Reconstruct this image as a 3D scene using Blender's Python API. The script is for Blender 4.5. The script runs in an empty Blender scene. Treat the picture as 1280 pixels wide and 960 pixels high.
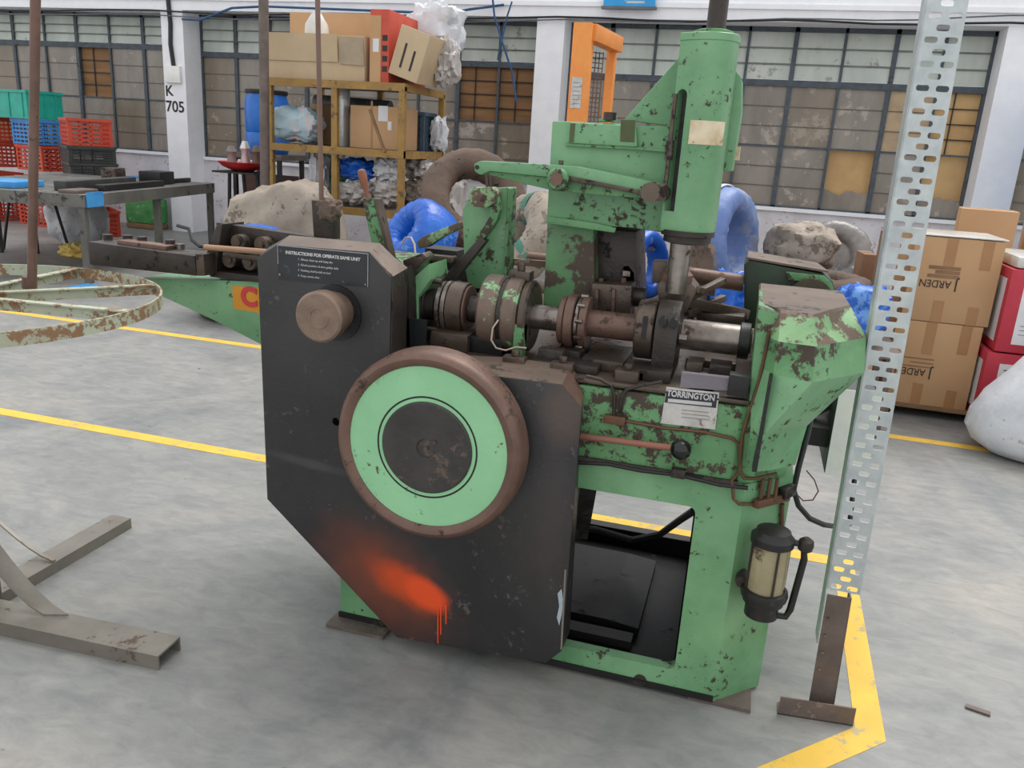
import bpy, bmesh, math, random
from mathutils import Vector, Matrix, noise
random.seed(7)
R = math.radians
C = bpy.context.scene.collection

# ------------------------------------------------------------------ camera
FPX, CXP, CYP, CAMH = 1020.0, 640.0, 480.0, 1.45
_p, _r, _y = R(16.266), R(3.543), R(-15.553)
_f = Vector((math.sin(_y)*math.cos(_p), math.cos(_y)*math.cos(_p), -math.sin(_p)))
_rt = Vector((math.cos(_y), -math.sin(_y), 0)); _up = _rt.cross(_f)
AX = math.cos(_r)*_rt + math.sin(_r)*_up
AY = -math.sin(_r)*_rt + math.cos(_r)*_up
CAMP = Vector((0, 0, CAMH))
cam = bpy.data.cameras.new('camera'); camo = bpy.data.objects.new('camera', cam); C.objects.link(camo)
m = Matrix((AX, AY, -_f)).transposed().to_4x4(); m.translation = CAMP
camo.matrix_world = m
cam.sensor_fit = 'HORIZONTAL'; cam.sensor_width = 36.0; cam.lens = 36.0*FPX/1280.0
cam.clip_start = .05; cam.clip_end = 200
bpy.context.scene.camera = camo

# ------------------------------------------------------------------ light
w = bpy.data.worlds.new('sky'); bpy.context.scene.world = w; w.use_nodes = True
bg = w.node_tree.nodes['Background']; bg.inputs[0].default_value = (.965, .985, 1, 1); bg.inputs[1].default_value = 1.12
sun = bpy.data.lights.new('sun', 'SUN'); sun.energy = 2.5; sun.angle = R(40); sun.color = (1, .98, .95)
so = bpy.data.objects.new('sun', sun); C.objects.link(so)
so.rotation_euler = Vector((-.22, -.5, -1)).to_track_quat('-Z', 'Y').to_euler()
vs = bpy.context.scene.view_settings
vs.view_transform = 'Standard'; vs.look = 'None'; vs.gamma = 1; vs.exposure = 0.0; vs.use_curve_mapping = False

# ------------------------------------------------------------------ pixel helper (1280x960 frame)
def P(px, py, Y=None, Z=None, X=None):
    d = AX*((px-CXP)/FPX) - AY*((py-CYP)/FPX) + _f
    if Y is not None: t = Y/d.y
    elif Z is not None: t = (Z-CAMH)/d.z
    else: t = X/d.x
    return CAMP + d*t

# ------------------------------------------------------------------ materials
def lin(c):
    return tuple((v/255/12.92 if v/255 <= .04045 else ((v/255+.055)/1.055)**2.4) for v in c) + (1,)
MATS = {}
def mat(name, col, col2=None, chip=None, amt=.0, scale=6, chip_scale=25, rough=.6, metal=0, bump=.15, chip_rough=.75,
        streak=None, trans=0, alpha=1, bscale=None, spec=.5, coat=0, soft=.025, chip_metal=0):
    if name in MATS: return MATS[name]
    M = bpy.data.materials.new(name); M.use_nodes = True; MATS[name] = M
    nt = M.node_tree; N = nt.nodes; L = nt.links; b = N['Principled BSDF']
    geo = N.new('ShaderNodeNewGeometry'); pos = geo.outputs['Position']
    if streak:
        mp = N.new('ShaderNodeMapping'); mp.inputs['Scale'].default_value = streak
        L.new(pos, mp.inputs[0]); pos2 = mp.outputs[0]
    else: pos2 = pos
    def nz(sc, det=6, ro=.6, src=None):
        n = N.new('ShaderNodeTexNoise'); n.inputs['Scale'].default_value = sc; n.inputs['Detail'].default_value = det
        n.inputs['Roughness'].default_value = ro; L.new(src or pos, n.inputs['Vector']); return n.outputs['Fac']
    n1 = nz(scale, 5, .6, pos2)
    mx = N.new('ShaderNodeMix'); mx.data_type = 'RGBA'
    mx.inputs[6].default_value = lin(col); mx.inputs[7].default_value = lin(col2 or tuple(int(v*.82) for v in col))
    mr = N.new('ShaderNodeMapRange'); mr.inputs[1].default_value = .35; mr.inputs[2].default_value = .68; L.new(n1, mr.inputs[0])
    L.new(mr.outputs[0], mx.inputs[0]); out = mx.outputs[2]
    rough_out = None
    if chip:
        n2 = nz(chip_scale, 8, .7); n3 = nz(chip_scale*.18, 2, .5)
        ad = N.new('ShaderNodeMath'); ad.operation = 'ADD'; ad.operation = 'MULTIPLY_ADD'; L.new(n3, ad.inputs[0]); ad.inputs[1].default_value = .5; L.new(n2, ad.inputs[2])
        th = .75 + (.5-amt)*.36
        m2 = N.new('ShaderNodeMapRange'); m2.inputs[1].default_value = th-soft; m2.inputs[2].default_value = th+soft; L.new(ad.outputs[0], m2.inputs[0])
        mc = N.new('ShaderNodeMix'); mc.data_type = 'RGBA'; L.new(m2.outputs[0], mc.inputs[0]); L.new(out, mc.inputs[6]); mc.inputs[7].default_value = lin(chip)
        out = mc.outputs[2]
        m3 = N.new('ShaderNodeMapRange'); m3.inputs[3].default_value = rough; m3.inputs[4].default_value = chip_rough; L.new(m2.outputs[0], m3.inputs[0])
        L.new(m3.outputs[0], b.inputs['Roughness'])
    else:
        m3 = N.new('ShaderNodeMapRange'); m3.inputs[3].default_value = max(.05, rough-.1); m3.inputs[4].default_value = min(1, rough+.1); L.new(nz(scale*2), m3.inputs[0])
        L.new(m3.outputs[0], b.inputs['Roughness'])
    L.new(out, b.inputs['Base Color'])
    b.inputs['Metallic'].default_value = metal; b.inputs['Specular IOR Level'].default_value = spec
    if trans: b.inputs['Transmission Weight'].default_value = trans
    if alpha < 1: b.inputs['Alpha'].default_value = alpha
    if coat: b.inputs['Coat Weight'].default_value = coat
    if bump:
        bp = N.new('ShaderNodeBump'); bp.inputs['Strength'].default_value = bump; bp.inputs['Distance'].default_value = .02
        L.new(nz(bscale or chip_scale, 6, .65), bp.inputs['Height']); L.new(bp.outputs[0], b.inputs['Normal'])
    M['out'] = 1
    return M

GREEN = mat('green_paint', (124, 171, 127), (92, 142, 99), (62, 58, 46), .12, 4, 46, .34, bump=.1)
GREENW = mat('worn_green_paint', (108, 158, 108), (84, 134, 88), (70, 60, 50), .34, 6, 34, .42, bump=.16)
GREENL = mat('pale_green_paint', (150, 206, 158), (138, 194, 148), (84, 66, 58), .0, 6, 40, .36, bump=.06)
GREENP = mat('bare_patched_green_paint', (146, 182, 134), (122, 164, 116), (104, 86, 74), .62, 5, 16, .45, bump=.2)
GREEND = mat('oily_green_paint', (44, 62, 44), (28, 36, 30), (90, 140, 96), .1, 6, 16, .5)
BLACKP = mat('black_paint', (52, 51, 52), (38, 37, 39), (86, 80, 76), .04, 3, 60, .4, bump=.08)
BROWN = mat('brown_oily_steel', (104, 90, 80), (74, 64, 57), (54, 47, 43), .24, 7, 22, .38, metal=.5, bump=.15)
BROWND = mat('dark_oily_steel', (70, 62, 57), (50, 45, 42), (38, 34, 32), .2, 7, 22, .4, metal=.4, bump=.2)
RUST = mat('rust_brown_steel', (122, 94, 82), (98, 76, 66), (72, 58, 50), .15, 8, 26, .45, metal=.3)
STEEL = mat('worn_bright_steel', (150, 142, 136), (104, 94, 88), (84, 68, 58), .22, 10, 20, .3, metal=.75, bump=.08)
BLACK = mat('black_oily_metal', (30, 29, 29), (20, 20, 20), (52, 47, 43), .14, 6, 20, .45)
TRAY = mat('black_oil_shade', (14, 14, 16), (20, 21, 24), (36, 37, 42), .1, 4, 9, .4, bump=.1, spec=.25)  # oily black, darkened further to paint in the shade inside the base
COPPER = mat('brown_copper_pipe', (112, 78, 58), (84, 64, 50), rough=.45, metal=.4)
RODC = mat('red_brown_rod', (150, 98, 80), (126, 84, 70), rough=.5)
BALL = mat('black_ball_plastic', (22, 22, 24), rough=.2, bump=.02)
PLATEW = mat('plate_white', (206, 203, 198), (180, 176, 172), (130, 122, 114), .1, 20, 60, .4, bump=.03)
PLATEB = mat('plate_black', (44, 46, 56), (36, 38, 46), rough=.4, bump=.02)
INKW = mat('white_print', (206, 206, 204), (176, 176, 176), rough=.6, bump=0)
INKK = mat('black_print', (44, 40, 40), (58, 52, 50), rough=.7, bump=0)
CREAM = mat('cream_paper_label', (226, 212, 184), (200, 178, 140), (160, 128, 90), .1, 20, 40, .7)
WHITEP = mat('white_cabinet_paint', (240, 240, 234), (226, 226, 222), rough=.4)
GALV = mat('galvanised_steel', (196, 202, 202), (172, 180, 182), rough=.42, metal=.25, bump=.05, scale=20)
DKSTEEL = mat('dark_angle_iron', (116, 102, 95), (92, 82, 77), (130, 118, 108), .08, 9, 40, .55, metal=.2)
BARST = mat('flat_bar_steel', (138, 132, 122), (116, 110, 101), (100, 84, 72), .12, 5, 20, .42, metal=.3)
RINGP = mat('ring_pale_green_rust', (178, 186, 164), (160, 158, 134), (138, 106, 78), .44, 5, 44, .6)
YELLOW = mat('yellow_floor_paint', (232, 188, 70), (214, 172, 66), (176, 162, 122), .18, 6, 24, .6, bump=.03)
WALLW = mat('white_wall_paint', (246, 246, 249), (238, 238, 243), rough=.8, bump=.05)
DADO = mat('stained_white_plaster', (226, 222, 226), (202, 198, 202), (172, 150, 146), .14, 3, 26, .85, bump=.15)
FRAME = mat('grey_blue_window_frame', (80, 90, 98), (62, 70, 78), (64, 58, 54), .12, 10, 30, .6)
GLASSU = mat('frosted_pale_glass', (198, 204, 196), (172, 180, 172), (150, 150, 140), .1, 3, 6, .3, streak=(1, 1, .3), bump=.04)
GLASSL = mat('grey_shade_glass', (150, 142, 132), (126, 118, 110), (174, 164, 154), .14, 2.4, 5, .25, streak=(1.6, 1, .5), bump=.05)  # grey-brown of the lower panes paints in the shaded view outside
GLASSL2 = mat('brown_shade_glass', (140, 128, 112), (122, 112, 100), (164, 154, 140), .1, 2.4, 5, .25, streak=(1.6, 1, .5), bump=.05)  # browner variant, same shaded outside view put into the colour
BOARD = mat('tan_cardboard_sheet', (206, 172, 122), (190, 152, 104), rough=.8, scale=3)
BOARDB = mat('brown_cardboard_sheet', (150, 112, 74), (122, 90, 62), rough=.85, scale=3, streak=(.5, 1, 4))
CARD = mat('carton_cardboard', (196, 158, 118), (188, 148, 108), rough=.8, scale=2, bump=.05)
CARD2 = mat('pale_carton_cardboard', (200, 178, 146), (184, 160, 128), rough=.8, scale=2, bump=.05)
TAPE = mat('brown_packing_tape', (172, 128, 84), (164, 120, 78), rough=.35, bump=.03)
REDBOX = mat('red_print_carton', (196, 54, 72), (182, 46, 64), rough=.5, bump=.03)
WHITEC = mat('white_print_panel', (226, 226, 228), (214, 214, 218), rough=.5, bump=.02)
TEALI = mat('teal_print', (80, 176, 190), (64, 160, 178), rough=.5, bump=0)
PINKI = mat('pink_print', (188, 84, 110), (160, 66, 92), rough=.5, bump=0)
SACKW = mat('white_woven_sack', (222, 224, 228), (196, 198, 204), (168, 166, 168), .1, 5, 12, .55, bump=.35, bscale=14)
SACKG = mat('grey_plastic_sack', (204, 198, 194), (164, 157, 152), (104, 96, 92), .2, 6, 9, .45, bump=.7, bscale=9)
SACKB = mat('beige_burlap_sack', (170, 158, 145), (146, 134, 122), (112, 100, 90), .2, 4, 14, .85, bump=.4, bscale=18)
SACKD = mat('brown_burlap_wrap', (114, 96, 84), (88, 74, 66), (70, 58, 52), .2, 4, 14, .85, bump=.4, bscale=18)
LBLUE = mat('light_blue_plastic_bag', (186, 208, 216), (160, 186, 198), (216, 190, 190), .14, 5, 7, .35, bump=.5, bscale=8)
BLUEW = mat('blue_plastic_wrap', (34, 106, 206), (22, 80, 178), (104, 150, 216), .12, 5, 10, .25, bump=.4, bscale=14)
BLUED = mat('dusty_blue_wrap', (112, 134, 180), (90, 116, 172), (138, 146, 172), .3, 4, 9, .45, bump=.3, bscale=14)
BLUEP = mat('blue_drum_plastic', (30, 112, 204), (24, 98, 186), rough=.35, bump=.03)
GREYW = mat('grey_film_wrap', (150, 146, 142), (110, 106, 104), (190, 188, 186), .2, 5, 8, .3, bump=.5, bscale=10)
CRRED = mat('red_crate_plastic', (206, 78, 52), (188, 66, 44), rough=.45, bump=.03)
CRBLU = mat('blue_crate_plastic', (70, 146, 214), (54, 124, 194), rough=.45, bump=.03)
CRTEAL = mat('teal_crate_plastic', (24, 172, 150), (18, 152, 134), rough=.45, bump=.03)
CRBLK = mat('black_crate_plastic', (62, 64, 62), (48, 50, 48), rough=.5, bump=.03)
CRNAVY = mat('slate_crate_plastic', (70, 92, 112), (56, 74, 92), rough=.5, bump=.03)
RACK = mat('ochre_rack_paint', (166, 130, 66), (142, 108, 56), (108, 82, 58), .16, 6, 20, .55)
ORANGE = mat('orange_lift_paint', (240, 152, 70), (226, 138, 62), rough=.4, bump=.04)
DARKBR = mat('dark_brown_wood', (84, 58, 50), (64, 44, 40), rough=.7)
TABLEM = mat('dirty_grey_tabletop', (110, 108, 102), (84, 82, 78), (60, 58, 56), .2, 3, 10, .6)
REDP = mat('red_plastic', (204, 48, 52), (180, 40, 46), rough=.4)
GREENBAG = mat('green_printed_bag', (96, 170, 96), (60, 140, 70), (226, 232, 222), .2, 8, 10, .5, bump=.3)
BLUESKY = mat('blue_print_film', (74, 160, 220), (50, 130, 200), rough=.4)
ROPE = mat('blue_rope', (58, 92, 136), rough=.8)
CABLE = mat('black_cable', (36, 36, 38), rough=.5, bump=.02)
CABLEG = mat('grey_cable', (110, 112, 116), rough=.6, bump=.02)
WIREW = mat('pale_wire', (196, 180, 164), rough=.5, bump=.02)
SIGNB = mat('blue_sign_paint', (40, 160, 226), (34, 148, 214), rough=.4, bump=.02)
WOODH = mat('orange_wood_handle', (150, 92, 68), (128, 78, 58), rough=.5)
REDM = mat('red_print', (206, 60, 62), rough=.6, bump=.02)
YELM = mat('orange_yellow_print', (214, 148, 40), (200, 130, 36), rough=.6, bump=.02)
ALU = mat('bright_aluminium', (206, 208, 208), (180, 182, 184), rough=.3, metal=.6)
PALLET = mat('pallet_wood', (150, 118, 86), (124, 96, 70), rough=.8)
FILM = mat('clear_stretch_film', (214, 212, 206), (196, 192, 184), rough=.2, bump=.4, bscale=10)
YCLOTH = mat('yellow_cloth', (244, 218, 136), (214, 178, 90), rough=.9)
GLASSR = mat('amber_reservoir_glass', (196, 184, 150), (170, 156, 120), (90, 80, 64), .16, 6, 14, .12, trans=.35, bump=.02)
BRICKT = mat('brick_red', (148, 88, 70), (126, 76, 62), rough=.9)

def floor_mat():
    M = bpy.data.materials.new('trowelled_concrete'); M.use_nodes = True; nt = M.node_tree; N = nt.nodes; L = nt.links; b = N['Principled BSDF']
    geo = N.new('ShaderNodeNewGeometry')
    def nz(sc, det, ro, dis=0, st=None):
        n = N.new('ShaderNodeTexNoise'); n.inputs['Scale'].default_value = sc; n.inputs['Detail'].default_value = det; n.inputs['Roughness'].default_value = ro; n.inputs['Distortion'].default_value = dis
        src = geo.outputs['Position']
        if st:
            mp = N.new('ShaderNodeMapping'); mp.inputs['Scale'].default_value = st; mp.inputs['Rotation'].default_value = (0, 0, .5); L.new(src, mp.inputs[0]); src = mp.outputs[0]
        L.new(src, n.inputs['Vector']); return n.outputs['Fac']
    def ramp(fac, *st):
        r = N.new('ShaderNodeValToRGB'); e = r.color_ramp.elements
        e[0].position, e[0].color = st[0][0], lin(st[0][1]); e[1].position, e[1].color = st[-1][0], lin(st[-1][1])
        for p_, c_ in st[1:-1]:
            q = e.new(p_); q.color = lin(c_)
        L.new(fac, r.inputs[0]); return r.outputs[0]
    big = ramp(nz(1.1, 6, .62, 1.2), (.3, (128, 131, 132)), (.5, (154, 154, 151)), (.72, (174, 168, 160)))
    det = ramp(nz(9, 8, .7, .6, (1, 2.2, 1)), (.3, (206, 206, 208)), (.55, (232, 232, 232)), (.75, (248, 248, 248)))
    mu = N.new('ShaderNodeMix'); mu.data_type = 'RGBA'; mu.blend_type = 'MULTIPLY'; mu.inputs[0].default_value = 1; L.new(big, mu.inputs[6]); L.new(det, mu.inputs[7])
    sp = N.new('ShaderNodeMapRange'); sp.inputs[1].default_value = .74; sp.inputs[2].default_value = .78; L.new(nz(14, 3, .5), sp.inputs[0])
    m2 = N.new('ShaderNodeMix'); m2.data_type = 'RGBA'; L.new(sp.outputs[0], m2.inputs[0]); L.new(mu.outputs[2], m2.inputs[6]); m2.inputs[7].default_value = lin((84, 82, 80))
    L.new(m2.outputs[2], b.inputs['Base Color'])
    rr = N.new('ShaderNodeMapRange'); rr.inputs[3].default_value = .38; rr.inputs[4].default_value = .62; L.new(nz(3, 5, .6), rr.inputs[0]); L.new(rr.outputs[0], b.inputs['Roughness'])
    bp = N.new('ShaderNodeBump'); bp.inputs['Strength'].default_value = .06; bp.inputs['Distance'].default_value = .02; L.new(nz(30, 6, .6), bp.inputs['Height']); L.new(bp.outputs[0], b.inputs['Normal'])
    return M

# ------------------------------------------------------------------ builder
class MB:
    def __init__(s): s.v = []; s.f = []
    def add(s, vs, fs):
        o = len(s.v); s.v += [Vector(v) for v in vs]; s.f += [tuple(i+o for i in f) for f in fs]; return s
    def box(s, a, b):
        x0, y0, z0 = a; x1, y1, z1 = b
        return s.add([(x0,y0,z0),(x1,y0,z0),(x1,y1,z0),(x0,y1,z0),(x0,y0,z1),(x1,y0,z1),(x1,y1,z1),(x0,y1,z1)],
                     [(0,3,2,1),(4,5,6,7),(0,1,5,4),(1,2,6,5),(2,3,7,6),(3,0,4,7)])
    def bar(s, p, q, wd, h, up=(0,0,1)):
        p = Vector(p); q = Vector(q); d = (q-p).normalized(); u = Vector(up)
        sd = d.cross(u)
        if sd.length < 1e-4: sd = d.cross(Vector((1,0,0)))
        sd.normalize(); u = sd.cross(d)
        c = []
        for e in (p, q):
            for a_, b_ in ((-1,-1),(1,-1),(1,1),(-1,1)): c.append(e+sd*a_*wd/2+u*b_*h/2)
        return s.add(c, [(0,1,2,3),(7,6,5,4),(0,4,5,1),(1,5,6,2),(2,6,7,3),(3,7,4,0)])
    def prism(s, pts, d):
        """closed outline (list of Vector) swept by vector d"""
        n = len(pts); d = Vector(d); pts = [Vector(p) for p in pts]
        return s.add(pts+[p+d for p in pts], [tuple(range(n))]+[tuple(range(2*n-1, n-1, -1))]+[(i, i+n, (i+1) % n+n, (i+1) % n) for i in range(n)])
    def cyl(s, p, q, r, r2=None, n=24, caps=True):
        p = Vector(p); q = Vector(q); r2 = r if r2 is None else r2
        return s.lathe([(r, 0), (r2, (q-p).length)], p, (q-p).normalized(), n, caps)
    def lathe(s, prof, o, ax, n=32, caps=True):
        """profile of (radius, height along axis)"""
        o = Vector(o); ax = Vector(ax).normalized(); t = Vector((0,0,1)) if abs(ax.z) < .9 else Vector((1,0,0))
        u = ax.cross(t).normalized(); v = ax.cross(u)
        vs = []
        for r, h in prof:
            for i in range(n):
                a = 2*math.pi*i/n; vs.append(o+ax*h+(u*math.cos(a)+v*math.sin(a))*r)
        fs = []
        for k in range(len(prof)-1):
            for i in range(n):
                j = (i+1) % n; fs.append((k*n+i, k*n+j, (k+1)*n+j, (k+1)*n+i))
        if caps:
            fs.append(tuple(range(n-1, -1, -1))); fs.append(tuple((len(prof)-1)*n+i for i in range(n)))
        return s.add(vs, fs)
    def tube(s, pts, r, n=8, closed=False):
        pts = [Vector(p) for p in pts]; vs = []; m_ = len(pts); up = None
        for k, p in enumerate(pts):
            a = pts[k-1] if (k or closed) else p; b = pts[(k+1) % m_] if (k < m_-1 or closed) else p
            t = (b-a).normalized()
            if up is None: up = Vector((0,0,1)) if abs(t.z) < .9 else Vector((0,1,0))
            u = t.cross(up).normalized(); v = u.cross(t); up = v
            for i in range(n):
                g = 2*math.pi*i/n; vs.append(p+(u*math.cos(g)+v*math.sin(g))*r)
        fs = []
        for k in range(m_ if closed else m_-1):
            for i in range(n):
                j = (i+1) % n; k2 = (k+1) % m_; fs.append((k*n+i, k*n+j, k2*n+j, k2*n+i))
        if not closed: fs += [tuple(range(n-1,-1,-1)), tuple((m_-1)*n+i for i in range(n))]
        return s.add(vs, fs)
    def rings(s, rs, cap=True):
        n = len(rs[0]); vs = [v for r in rs for v in r]; fs = []
        for k in range(len(rs)-1):
            for i in range(n):
                j = (i+1) % n; fs.append((k*n+i, k*n+j, (k+1)*n+j, (k+1)*n+i))
        if cap: fs += [tuple(range(n-1,-1,-1)), tuple((len(rs)-1)*n+i for i in range(n))]
        return s.add(vs, fs)
    def blob(s, c, rad, amp=.15, fr=3., seed=0, e=.6, nu=28, nv=16, flat=None):
        """lumpy sack: superellipsoid with noise"""
        c = Vector(c); vs = []
        sg = lambda x, p_: math.copysign(abs(x)**p_, x)
        for k in range(nv+1):
            th = math.pi*k/nv-math.pi/2
            for i in range(nu):
                ph = 2*math.pi*i/nu
                d = Vector((sg(math.cos(th), e)*sg(math.cos(ph), e), sg(math.cos(th), e)*sg(math.sin(ph), e), sg(math.sin(th), e)))
                n_ = noise.noise(d*fr*.6+Vector((seed*7.1, seed*3.3, 1))) + .5*noise.noise(d*fr*1.7+Vector((seed, 5, seed*2.)))
                d = d*(1+amp*n_)
                v = Vector((d.x*rad[0], d.y*rad[1], d.z*rad[2]))
                if flat is not None: v.z = max(v.z, -rad[2]*flat)
                vs.append(c+v)
        fs = []
        for k in range(nv):
            for i in range(nu):
                j = (i+1) % nu; fs.append((k*nu+i, k*nu+j, (k+1)*nu+j, (k+1)*nu+i))
        return s.add(vs, fs)
    def torus(s, c, ax, Rr, ra, rb, n=40, k=14, wob=0, seed=0, ridge=0):
        """ring: ra radial, rb axial half thickness"""
        c = Vector(c); ax = Vector(ax).normalized(); t = Vector((0,0,1)) if abs(ax.z) < .9 else Vector((1,0,0))
        u = ax.cross(t).normalized(); v = ax.cross(u); vs = []
        for i in range(n):
            a = 2*math.pi*i/n; d = u*math.cos(a)+v*math.sin(a)
            rd = 1+(ridge*(.5+.5*math.sin(i*2.4)) if ridge else 0)
            for j in range(k):
                b = 2*math.pi*j/k; cb, sb = math.cos(b), math.sin(b)
                cb = math.copysign(abs(cb)**.7, cb); sb = math.copysign(abs(sb)**.7, sb)
                q = c+d*(Rr+ra*cb*rd)+ax*(rb*sb*rd)
                if wob: q = q+d*wob*noise.noise(q*4+Vector((seed,)*3))
                vs.append(q)
        fs = [(i*k+j, ((i+1) % n)*k+j, ((i+1) % n)*k+(j+1) % k, i*k+(j+1) % k) for i in range(n) for j in range(k)]
        return s.add(vs, fs)
    def build(s, name, material, parent=None, smooth=False, bevel=0, root=None, cut=None):
        off = Vector((0,0,0))
        if parent is not None:
            r_ = parent
            while r_.parent: r_ = r_.parent
            off = r_.location if not r_.get('local') else off
        me = bpy.data.meshes.new(name); me.from_pydata([v-off for v in s.v], [], s.f); me.update()
        bm = bmesh.new(); bm.from_mesh(me); bmesh.ops.recalc_face_normals(bm, faces=bm.faces)
        if bevel:
            ed = [e_ for e_ in bm.edges if len(e_.link_faces) == 2 and e_.calc_face_angle(0) > R(25)]
            bmesh.ops.bevel(bm, geom=ed, offset=bevel, segments=2, profile=.6, affect='EDGES', clamp_overlap=True)
        bm.to_mesh(me); bm.free()
        o = bpy.data.objects.new(name, me); C.objects.link(o)
        me.materials.append(material)
        if cut:
            cm = bpy.data.meshes.new('c'); cm.from_pydata([v-off for v in cut.v], [], cut.f); cm.update()
            bm = bmesh.new(); bm.from_mesh(cm); bmesh.ops.recalc_face_normals(bm, faces=bm.faces); bm.to_mesh(cm); bm.free()
            co = bpy.data.objects.new('c', cm); C.objects.link(co)
            md = o.modifiers.new('b', 'BOOLEAN'); md.operation = 'DIFFERENCE'; md.object = co; md.solver = 'EXACT'
            dg = bpy.context.evaluated_depsgraph_get(); nm = bpy.data.meshes.new_from_object(o.evaluated_get(dg))
            o.modifiers.clear(); o.data = nm; nm.name = name
            bpy.data.objects.remove(co); bpy.data.meshes.remove(cm); me = nm
            if not me.materials: me.materials.append(material)
        if smooth or bevel:
            for p_ in me.polygons: p_.use_smooth = True
            me.set_sharp_from_angle(angle=R(38))
        if parent is not None: o.parent = parent
        return o

def tag(o, label, cat, group=None, kind=None):
    o['label'] = label
    if cat: o['category'] = cat
    if group: o['group'] = group
    if kind: o['kind'] = kind
    return o
def thing(name, label, cat, loc, group=None, rz=0, local=False):
    o = bpy.data.objects.new(name, None); C.objects.link(o); o.location = loc; o.rotation_euler[2] = rz
    o.empty_display_size = .1
    if local: o['local'] = 1
    return tag(o, label, cat, group)
def copy_thing(root, loc, rz, label, group=None):
    r_ = root.copy(); C.objects.link(r_); r_.location = loc; r_.rotation_euler[2] = rz; r_['label'] = label
    if group: r_['group'] = group
    for ch in list(root.children):
        c_ = ch.copy(); C.objects.link(c_); c_.parent = r_
        for g in ch.children:
            d_ = g.copy(); C.objects.link(d_); d_.parent = c_
    return r_
def struct(o, label):
    o['kind'] = 'structure'; o['label'] = label; return o
def text(name, s, size, M, parent, o, xdir, ydir, depth=.0006, sx=1, bold=0, align='CENTER'):
    cu = bpy.data.curves.new('t', 'FONT'); cu.body = s; cu.size = size; cu.align_x = align; cu.align_y = 'CENTER'; cu.extrude = depth; cu.offset = bold
    ob = bpy.data.objects.new('t', cu); C.objects.link(ob)
    me = bpy.data.meshes.new_from_object(ob.evaluated_get(bpy.context.evaluated_depsgraph_get())); bpy.data.objects.remove(ob); bpy.data.curves.remove(cu)
    x = Vector(xdir).normalized(); y = Vector(ydir).normalized(); z = x.cross(y)
    mm = Matrix((x*sx, y, z)).transposed().to_4x4(); mm.translation = Vector(o)
    r_ = parent
    while r_.parent: r_ = r_.parent
    if not r_.get('local'): mm.translation -= r_.location
    me.transform(mm); me.materials.clear(); me.materials.append(M); me.name = name
    ob = bpy.data.objects.new(name, me); C.objects.link(ob); ob.parent = parent
    return ob
def px(pts, Y): return [P(a, b, Y=Y) for a, b in pts]
def pprism(pts, Y0, Y1): return MB().prism(px(pts, Y0), (0, Y1-Y0, 0))

# ================================================================== THE SETTING
fl = MB().box((-17, -4, -.2), (9, 12, 0)).build('floor', floor_mat()); struct(fl, 'grey trowelled concrete factory floor')
WY, CY = 10.33, 9.95          # window plane, face of columns and beam
def sillz(x): return 1.06-.0125*(x+9)
wb = MB()
for xa, xb, zt in ((-17, -7.76, 1.02), (-7.76, -2.57, 1.0), (-2.57, 8, .9)): wb.box((xa, WY-.06, 0), (xb, WY+.24, zt))
wb = wb.build('wall_back', DADO)
struct(wb, 'stained white plaster wall under the factory windows')
bm_ = MB().box((-17, CY, 2.9), (8, CY+.65, 4.2)).box((-17, CY-.03, 3.02), (8, CY, 3.07)).build('trim_1', WALLW); struct(bm_, 'white concrete beam above the windows')
cols = []
for i, (x0, x1, lb) in enumerate(((-7.93, -7.59, 'white concrete column painted with K 705'), (-2.735, -2.403, 'white concrete column behind the orange lift mast'),
                                  (2.193, 2.57, 'white concrete column behind the stack of cartons'), (-12.95, -12.6, 'white concrete column beyond the crates'))):
    o = MB().box((x0, CY+.001, 0), (x1, CY+.6, 2.9)).build('trim_%d' % (i+2), WALLW); struct(o, lb); cols.append(o)
text('painted_text', 'K', .19, INKK, cols[0], P(211.5, 114, Y=CY-.001), (1,0,.05), (0,0,1), bold=.004)
text('painted_text', '705', .2, INKK, cols[0], P(219, 134, Y=CY-.001), (1,0,-.02), (0,0,1), bold=.004)
sw = MB().box(tuple(P(206, 103, Y=CY-.05)), tuple(P(227, 83, Y=CY))).build('switch_box', WHITEP, bevel=.008); tag(sw, 'white switch box on the column above the painted K 705', 'switch box')
cd = MB().tube([P(210, 0, Y=CY-.02), P(213, 30, Y=CY-.02), P(213, 55, Y=CY-.02), P(217, 83, Y=CY-.02)], .028, 8).build('conduit', CABLE, smooth=True)
tag(cd, 'black conduit running down the column to the switch box', 'conduit')
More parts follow.
